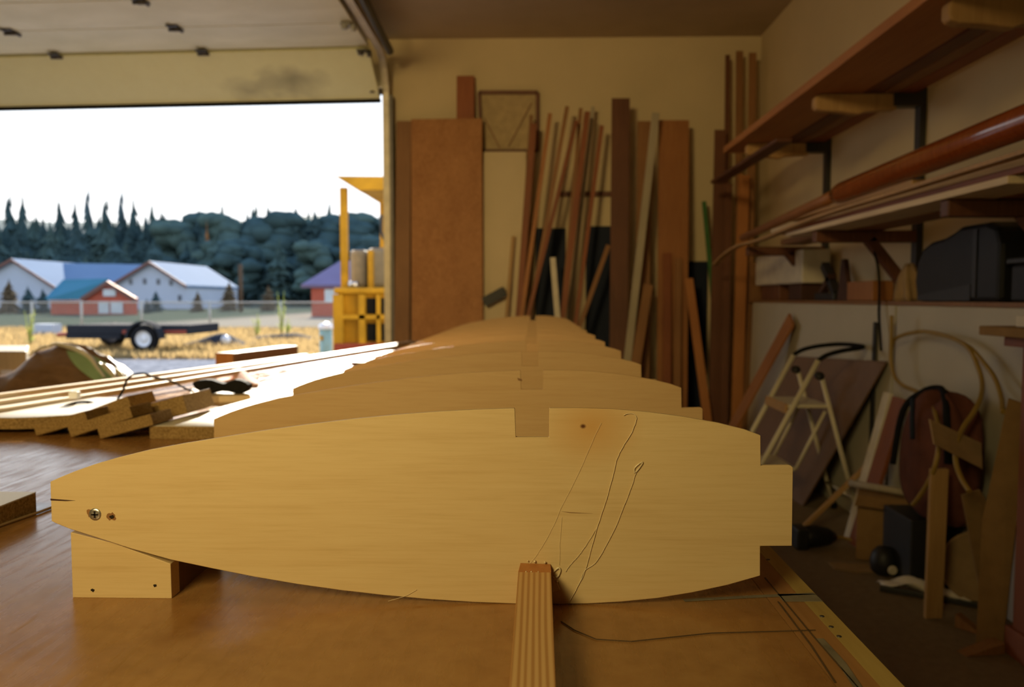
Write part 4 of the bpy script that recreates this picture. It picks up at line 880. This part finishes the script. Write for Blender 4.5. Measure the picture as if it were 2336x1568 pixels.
sky = [(20, 452, 'a', 'fir', 'pointed conifer at the far left of the forest skyline, left of its twin'), (50, 452, 'b', 'fir', 'pointed conifer at the far left of the skyline, right one of the pair'), (136, 464, 'a', 'fir', 'dark pointed conifer above the ridge of the white building'),
       (200, 438, 'w', 'wispy', 'tall thin-crowned tree, highest on the skyline above the white building'), (172, 468, 'b', 'fir', 'dark conifer just left of the tall thin-crowned tree'), (241, 460, 'a', 'fir', 'dark pointed conifer between the two thin-crowned skyline trees'),
       (277, 442, 'w', 'wispy', 'second thin-crowned tall tree on the skyline, over the right gable'), (276, 474, 'c', 'fir', 'dark conifer standing before the second thin-crowned tree'), (303, 460, 'b', 'fir', 'dark conifer right of the second thin-crowned tree'), (346, 470, 'c', 'fir_light', 'last tall conifer before the skyline drops above the right gable end'),
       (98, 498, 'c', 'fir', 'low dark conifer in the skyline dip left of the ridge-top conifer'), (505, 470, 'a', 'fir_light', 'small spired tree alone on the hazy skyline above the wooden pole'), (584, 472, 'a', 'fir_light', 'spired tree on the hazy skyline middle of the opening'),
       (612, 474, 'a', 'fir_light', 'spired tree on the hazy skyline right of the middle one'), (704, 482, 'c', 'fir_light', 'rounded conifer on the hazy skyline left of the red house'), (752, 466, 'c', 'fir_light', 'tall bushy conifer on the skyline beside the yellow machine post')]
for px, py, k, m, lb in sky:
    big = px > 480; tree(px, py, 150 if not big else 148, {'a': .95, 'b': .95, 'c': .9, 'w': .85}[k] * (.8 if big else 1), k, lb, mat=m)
tree(472, 515, 128, .55, 'b', 'orange autumn tree among the dark conifers', mat='autumn')
for x in range(-120, 1000, 17):
    top = 500 if x < 120 else (500 if x < 330 else 492 - 10 * math.sin((x - 330) / 190)); top += R_.uniform(-4, 24)
    tree(x + R_.uniform(-8, 8), top, R_.uniform(135, 146), R_.uniform(1.2, 1.6), R_.choice('acc' if x < 380 else 'rrcr'), 'dark tree packed in the forest belt behind the buildings', 'forest belt trees', R_.choice(['fir', 'fir', 'fir_light']))
for x in range(-100, 1000, 26):
    tree(x + R_.uniform(-12, 12), R_.uniform(535, 590), R_.uniform(120, 132), R_.uniform(1.3, 1.9), R_.choice('acc' if x < 380 else 'rcr'), 'dark tree packed in the forest belt behind the buildings', 'forest belt trees', R_.choice(['fir', 'fir', 'fir_light']))
for px, py, Y, m, lb in ((20, 640, 62, 'fir_brown', 'small dark conifer before the left gable of the white building'), (63, 655, 62, 'fir', 'small conifer between the left gable and the teal-roofed house'), (97, 660, 62, 'fir', 'small conifer touching the teal roof on its left'), (355, 665, 70, 'fir', 'small conifer in front of the right gable wall'),
                         (335, 682, 64, 'fir', 'tiny conifer between red house and right gable wall'), (450, 665, 70, 'fir_brown', 'small brownish conifer right of the white building'), (522, 645, 75, 'fir_brown', 'small brown-tipped conifer left of the wooden pole'), (612, 652, 75, 'fir_brown', 'small brown-tipped conifer right of the wooden pole')):
    tree(px, py, Y, 1.7, 'c', lb, 'young conifers near the buildings', m)
p = P(548, 603, 70); solo(MB().tube([(p.x, 70, -.02), (p.x, 70, p.z)], .18, 10), 'utility_pole', 'bark', 'wooden pole standing before the forest right of the white building', 'pole')
# white building
wbd = thing('white_building', 'long white building with pale blue metal roof and two gables beyond the fence', 'building', (-55, 90, 0))
YF = 88.0
def gable(pk, le, re, Yf, dep, mat_w, mat_r, root, oh=.5, rdep=None):
    rdep = dep if rdep is None else rdep
    a, b, c = P(*pk, Yf), P(*le, Yf), P(*re, Yf)
    part(root, MB().prism([(b.x, Yf, 0), (c.x, Yf, 0), (c.x, Yf, c.z), (a.x, Yf, a.z), (b.x, Yf, b.z)], (0, dep, 0)), 'wall', mat_w)
    for e in (b, c):
        d = (e - a); d.y = 0; e2 = a + d * 1.04
        part(root, MB().prism([(a.x, Yf - oh, a.z + .02), (e2.x, Yf - oh, e2.z + .02), (e2.x, Yf - oh, e2.z + .3), (a.x, Yf - oh, a.z + .3)], (0, rdep + oh, 0)), 'roof', mat_r)
        part(root, MB().prism([(a.x, Yf - oh - .06, a.z - .05), (e2.x, Yf - oh - .06, e2.z - .05), (e2.x, Yf - oh - .06, e2.z + .3), (a.x, Yf - oh - .06, a.z + .3)], (0, .05, 0)), 'fascia', 'brown_trim')
gable((32, 596), (-70, 655), (132, 660), YF, 14, 'bldg_white', 'roof_metal', wbd)
gable((345, 602), (262, 652), (427, 655), YF - 1, 15, 'bldg_white', 'roof_metal', wbd)
a, b = P(30, 596, 98), P(348, 602, 98); e0, e1 = P(120, 664, 90), P(262, 660, 90)
rf = MB(); rf.prism([(a.x, 97, a.z * .93), (b.x, 97, b.z * .93), (P(300, 660, 89.5).x, 89.5, e1.z), (P(90, 664, 89.5).x, 89.5, e0.z)], (0, 0, .25)); part(wbd, rf, 'roof', 'roof_metal')
part(wbd, MB().box((e0.x - 2, 90, 0), (e1.x + 2, 96, e0.z - .05)), 'wall', 'bldg_white')
for px, py in ((298, 643), (330, 642), (361, 643), (390, 645), (410, 680)):
    p = P(px, py, YF - 1.03); part(wbd, MB().box((p.x - .2, YF - 1.06, p.z - .32), (p.x + .2, YF - 1.0, p.z + .32)), 'window', 'window_dark')
# red house with teal roof
rh = thing('red_house', 'small red house with teal roof and white windows behind the fence', 'house', (-32, 60, 0))
Yh = 58
gable((247, 650), (190, 687), (311, 688), Yh, .15, 'bldg_red', 'bldg_red', rh, .2, .1)
a, b = P(247, 650, Yh), P(190, 687, Yh); c, d = P(158, 655, Yh + 4.2), P(122, 682, Yh + 1)
part(rh, MB().prism([(a.x, Yh, a.z + .35), (b.x - .2, Yh - .2, b.z + .1), (d.x, Yh - .0, b.z + .1), (c.x, Yh + 3.4, a.z + .35)], (0, 0, .12)), 'roof', 'roof_teal', 'teal metal roof')
part(rh, MB().box((d.x + .2, Yh + .3, 0), (b.x, Yh + 3, b.z + .05)), 'wall', 'bldg_red')
for x0, x1, y0, y1 in ((226, 248, 688, 728), (254, 280, 688, 728), (236, 264, 660, 676)):
    a, b = P(x0, y1, Yh - .05), P(x1, y0, Yh - .05); part(rh, MB().box((a.x, Yh - .1, max(.1, a.z)), (b.x, Yh - .02, b.z)), 'window', 'window_glass'); 
# right red house
r2 = thing('brick_red_house', 'red house with purple-grey hip roof beside the yellow machine', 'house', (-14, 55, 0))
Yq = 52; a, b, c, d = P(686, 650, Yq), P(900, 650, Yq), P(900, 590, Yq + 4), P(775, 596, Yq + 4)
part(r2, MB().prism([a, b, c, d], (0, .1, -.2)), 'roof', 'roof_purple'); a2, b2 = P(706, 650, Yq), P(900, 650, Yq)
part(r2, MB().box((a2.x, Yq + .4, 0), (b2.x, Yq + 8, a2.z - .05)), 'wall', 'bldg_red')
a, b = P(741, 690, Yq + .35), P(775, 660, Yq + .35); part(r2, MB().box((a.x, Yq + .33, a.z), (b.x, Yq + .4, b.z)), 'window', 'window_glass')
# chain link fence
fc = thing('chain_link_fence', 'grey chain-link fence running across behind the trailer', 'fence', (-15, 32, 0))
YFn = 32.0; zf = P(400, 690, YFn).z; x0f, x1f = -30, 3
for px in (-60, 72, 185, 322, 478, 640, 775, 910): p = P(px, 690, YFn); part(fc, MB().tube([(p.x, YFn, -.02), (p.x, YFn, zf + .06)], .05, 10), 'post', 'galv')
part(fc, MB().tube([(x0f, YFn, zf), (x1f, YFn, zf)], .025, 8), 'top_rail', 'galv')
wm = MB(); pit = .085; k = int((x1f - x0f) / pit)
for i in range(k):
    xx = x0f + i * pit
    for s in (1, -1):
        a = Vector((xx, YFn, .02)); b = Vector((xx + s * (zf - .04), YFn, zf - .02)); wv_ = Vector((.0035, 0, 0)); wm.add([a - wv_, a + wv_, b + wv_, b - wv_], [(0, 1, 2, 3)])
part(fc, wm, 'wire_mesh', 'galv')
# trailer
Yt = 18.2; TR = thing('flatbed_trailer', 'low black flatbed trailer with white-hubbed wheels parked on the grass', 'trailer', (-9.5, Yt, 0))
a, b = P(152, 778, Yt), P(430, 742, Yt)
part(TR, MB().box((a.x, Yt, .40), (b.x, Yt + 1.8, .62)), 'deck', 'trailer_black', bevel=.02)
part(TR, MB().box((a.x, Yt - .03, .30), (a.x + 1.3, Yt + .05, .40)), 'side_box', 'trailer_black'); part(TR, MB().box((a.x + 1.35, Yt - .02, .42), (b.x - .05, Yt - .002, .50)), 'reflector_strip', 'rust_red', 'red strip along the deck side')
part(TR, MB().tube([(a.x + .1, Yt + .5, .42), (a.x - .75, Yt + .9, .34)], .05, 8), 'drawbar', 'rust_red'); part(TR, MB().tube([(a.x + .1, Yt + 1.3, .42), (a.x - .75, Yt + .9, .34)], .05, 8), 'drawbar', 'trailer_black')
for x, y, hub in ((P(341, 770, Yt).x, Yt - .22, 'wheel_white'), (P(250, 775, Yt + 1.6).x, Yt + 1.75, 'dark_steel')):
    wh = part(TR, MB().lathe([(.19, -.1), (.30, -.1), (.325, -.05), (.325, .05), (.30, .1), (.19, .1)], (x, y, .31), 28, (0, 1, 0), cap=False), 'wheel', 'black_rubber')
    part(wh, MB().lathe([(0, -.04), (.07, -.05), (.09, -.02), (.16, -.04), (.195, -.08), (.195, .06), (0, .06)], (x, y, .31), 24, (0, 1, 0), cap=False), 'hub', hub, 'white wheel rim' if hub == 'wheel_white' else None)
part(TR, MB().prism([(x_, Yt - .34, z_) for x_, z_ in [(P(341, 770, Yt).x + .42 * math.cos(q), .31 + .42 * math.sin(q)) for q in [PI * k / 10 for k in range(11)]] + [(P(341, 770, Yt).x + .37 * math.cos(q), .31 + .37 * math.sin(q)) for q in [PI - PI * k / 10 for k in range(11)]]], (0, .28, 0)), 'mudguard', 'trailer_black')
# yellow machine
Ym = 10.2; ym = thing('yellow_forklift', 'yellow forklift-like machine with canopy outside the door jamb', 'forklift', (-2.0, Ym, 0))
m0 = P(765, 660, Ym); m1 = P(912, 660, Ym); mw = m1.x - m0.x; zt = m0.z
zv = lambda y: P(830, y, Ym).z
xv = lambda x: P(x, 720, Ym).x
bd = MB(); bd.box((xv(770), Ym, .25), (xv(930), Ym + 1.6, zt - .04)); part(ym, bd, 'body', 'machine_yellow', bevel=.03)
part(ym, MB().box((xv(764), Ym - .06, zt - .06), (xv(930), Ym + 1.6, zt + .02)), 'hood', 'machine_yellow', bevel=.02)
fbar = MB(); fbar.box((xv(764), Ym - .1, .25), (xv(786), Ym - .002, zt - .07)); fbar.box((xv(822), Ym - .1, .25), (xv(836), Ym - .002, zt - .07)); fbar.box((xv(786), Ym - .1, zv(728)), (xv(930), Ym - .002, zv(718))); fbar.box((xv(862), Ym - .1, .25), (xv(870), Ym - .002, zt - .07)); part(ym, fbar, 'grille_frame', 'machine_yellow')
for x0, x1, y0, y1 in ((838, 861, 680, 716), (871, 900, 680, 716), (838, 861, 738, 778), (871, 900, 738, 778)): part(ym, MB().box((xv(x0), Ym - .03, zv(y1)), (xv(x1), Ym - .004, zv(y0))), 'grille_opening', 'black_rubber')
part(ym, MB().box((xv(766), Ym - .12, .05), (xv(930), Ym + .02, zv(783))), 'bumper', 'rust_red', bevel=.01)
for x, y0, w in ((782, Ym + .1, 8), (832, Ym + 1.3, 7)): part(ym, MB().box((xv(x - w), y0, zt), (xv(x + w), y0 + .08, zv(425))), 'canopy_post', 'machine_yellow')
part(ym, MB().box((xv(892), Ym + .1, zt), (xv(906), Ym + .18, zv(425))), 'canopy_post', 'machine_yellow')
cn = MB(); cn.prism([(xv(772), Ym - .1, zv(404)), (xv(930), Ym - .1, zv(406)), (xv(930), Ym - .1, zv(436)), (xv(826), Ym - .1, zv(436)), (xv(806), Ym - .1, zv(424)), (xv(788), Ym - .1, zv(412))], (0, 1.5, 0)); part(ym, cn, 'canopy', 'machine_yellow', bevel=.01)
part(ym, MB().box((xv(786), Ym + .3, zt + .02), (xv(826), Ym + .7, zv(566))), 'seat', 'seat_grey', bevel=.06); part(ym, MB().box((xv(830), Ym + .25, zt + .02), (xv(905), Ym + .8, zv(562))), 'engine_cover', 'seat_grey', bevel=.06)
part(ym, MB().box((xv(834), Ym + .15, zt + .02), (xv(846), Ym + .25, zv(570))), 'lever_column', 'machine_yellow', bevel=.01)
part(ym, MB().tube([(xv(795), Ym + .05, zt + .06), (xv(815), Ym + .05, zt + .06)], .05, 10), 'gas_cap', 'steel'); part(ym, MB().tube(smooth_path([(xv(873), Ym + .0, zv(490)), (xv(872), Ym + .0, zv(530)), (xv(882), Ym, zv(550)), (xv(892), Ym, zv(552))]), .02, 8), 'mirror_arm', 'black')
# teal pedestal, weeds etc
p = P(743, 738, 13); pd = thing('utility_pedestal', 'teal green utility pedestal with white cap standing on the grass', 'pedestal', (p.x, 13, 0))
part(pd, MB().lathe([(.105, 0), (.105, p.z - .08)], (p.x, 13, -.02), 20), 'post', 'teal'); part(pd, MB().lathe([(.12, 0), (.125, .05), (.10, .09), (.04, .11), (0, .112)], (p.x, 13, p.z - .1), 20), 'cap', 'white_shine', 'white domed cap')
part(pd, MB().box((p.x - .07, 12.885, p.z - .28), (p.x - .02, 12.9, p.z - .2)), 'sticker', 'machine_yellow')
def weed(px, py, Y, lb, seed):
    rr = random.Random(seed); p = P(px, py, Y); w_ = thing('tall_weed', lb, 'weed', (p.x, Y, 0), 'tall weeds on the yard')
    st_ = MB(); lv = MB()
    for k in range(5):
        a = rr.uniform(0, 6.28); q = Vector((p.x + math.cos(a) * .12, Y + math.sin(a) * .12, p.z * rr.uniform(.6, 1))); st_.tube([(p.x, Y, -.02), ((p.x + q.x) / 2, (Y + q.y) / 2, q.z * .55), q], [.02, .015, .006], 5)
        for j in range(16):
            z = rr.uniform(.1, 1); b_ = Vector((p.x + (q.x - p.x) * z, Y + (q.y - Y) * z, q.z * z)); d = Vector((rr.uniform(-1, 1), rr.uniform(-1, 1), rr.uniform(-.2, .8))) * .16 * (1.2 - z * .7); s_ = Vector((-d.y, d.x, 0)) * .25
            lv.add([b_, b_ + d * .5 + s_, b_ + d, b_ + d * .5 - s_], [(0, 1, 2, 3)])
    part(w_, st_, 'stems', 'weed'); part(w_, lv, 'leaves', 'weed')
weed(66, 700, 20, 'tall yellow-green weed left of the trailer by the fence post', 1); weed(641, 662, 26, 'tallest yellow-green weed, standing right of the fence middle', 2); weed(585, 715, 26, 'lower pale weed left of the tallest weed', 3); weed(655, 725, 26.5, 'short bushy weed right beside the tallest weed', 4)
# dry grass
rr = random.Random(11); gm = MB()
for k in range(16000):
    y = 16.2 + 15.5 * rr.random() ** 1.6; x = -(.12 + .62 * rr.random()) * y
    if rr.random() < .25 and y < 18: continue
    h = rr.uniform(.05, .2); a = rr.uniform(0, PI); d = Vector((math.cos(a), math.sin(a), 0)) * rr.uniform(.01, .03); b = Vector((x, y, -.02)); tp_ = b + Vector((rr.uniform(-.08, .08), rr.uniform(-.08, .08), h)); gm.add([b - d, b + d, tp_], [(0, 1, 2)])
tag(gm.build('dry_grass', 'straw'), 'dry straw-coloured grass on the yard around the trailer', 'grass', kind='stuff')
p = P(500, 776, 21); solo(MB().grid(lambda u, v: Vector((p.x - .8 + 1.6 * u, 20.4 + 1.2 * v, .0 + .28 * math.sin(PI * u) * math.sin(PI * v) + .03 * math.sin(9 * u + 5 * v))), 14, 10), 'black_sheet', 'trailer_black', 'black plastic sheet on the grass right of the trailer', 'sheet')
p = P(515, 776, 20.2); solo(MB().lathe([(.0, -.13), (.09, -.1), (.13, 0), (.09, .1), (0, .13)], (p.x, 20.2, p.z), 16, cap=False), 'white_ball', 'white_shine', 'small shiny white ball beside the black plastic sheet', 'ball')
p = P(95, 745, 27); solo(MB().box((p.x - .35, 27, -.02), (p.x + .35, 27.6, p.z + .08)), 'pale_crate', 'bldg_white', 'pale blue-white crate behind the drawbar of the trailer', 'crate')
p = P(650, 772, 24); solo(MB().grid(lambda u, v: Vector((p.x - 1.1 + 2.2 * u, 23.6 + 1.0 * v, .16 * math.sin(PI * u) * math.sin(PI * v) + .02 * math.sin(12 * u))), 12, 8), 'black_pipe_heap', 'trailer_black', 'low dark heap on the grass right of the white ball', 'heap')

# ================================================================== LIGHT
d = Vector((.225, -1, -.397)).normalized()
sl_ = bpy.data.lights.new('sun', 'SUN'); sl_.energy = 16; sl_.color = (1, .90, .74); sl_.angle = math.radians(.6); so = bpy.data.objects.new('sun', sl_); COL.objects.link(so); so.rotation_euler = d.to_track_quat('-Z', 'Y').to_euler(); so.location = (-6, 20, 9)
def area(name, loc, tgt, size, energy, col, spread=PI):
    l = bpy.data.lights.new(name, 'AREA'); l.shape = 'SQUARE'; l.size = size; l.energy = energy; l.color = col; l.spread = spread
    o = bpy.data.objects.new(name, l); COL.objects.link(o); o.location = loc; o.rotation_euler = (Vector(tgt) - Vector(loc)).to_track_quat('-Z', 'Y').to_euler(); return o
area('unseen_rear_fill', (-2.3, -2.8, 3.5), (-.6, 7.5, 1.8), 1.0, 37, (1, .72, .30), math.radians(60))  # unseen warm light added behind the camera for back wall and ribs
area('unseen_front_fill', (-.62, -.25, 1.74), (-.2, 1.0, 1.0), .4, 8.0, (1, .83, .37), math.radians(150))  # unseen fill light added near the camera to brighten the front rib
W = bpy.data.worlds.new('sky'); SC.world = W; W.use_nodes = True; nt = W.node_tree; bgN = nt.nodes['Background']
tc = nt.nodes.new('ShaderNodeTexCoord'); sx2 = nt.nodes.new('ShaderNodeSeparateXYZ'); nt.links.new(tc.outputs['Generated'], sx2.inputs[0])
cr_ = nt.nodes.new('ShaderNodeValToRGB'); e = cr_.color_ramp.elements; e[0].position = 0; e[0].color = (1, .97, .92, 1); e[1].position = .6; e[1].color = (.30, .45, .75, 1); m_ = e.new(.25); m_.color = (.85, .92, 1, 1)
nt.links.new(sx2.outputs['Z'], cr_.inputs['Fac']); nt.links.new(cr_.outputs['Color'], bgN.inputs['Color']); bgN.inputs['Strength'].default_value = 1.9
SC.view_settings.view_transform = 'Standard'; SC.view_settings.look = 'None'; SC.view_settings.gamma = 1; SC.view_settings.exposure = 0; SC.view_settings.use_curve_mapping = False
SC.cycles.use_denoising = True
SC.cycles.max_bounces = 7; SC.cycles.diffuse_bounces = 4; SC.cycles.glossy_bounces = 3; SC.cycles.transmission_bounces = 4
SC.cycles.sample_clamp_indirect = 4; SC.cycles.caustics_reflective = False; SC.cycles.caustics_refractive = False
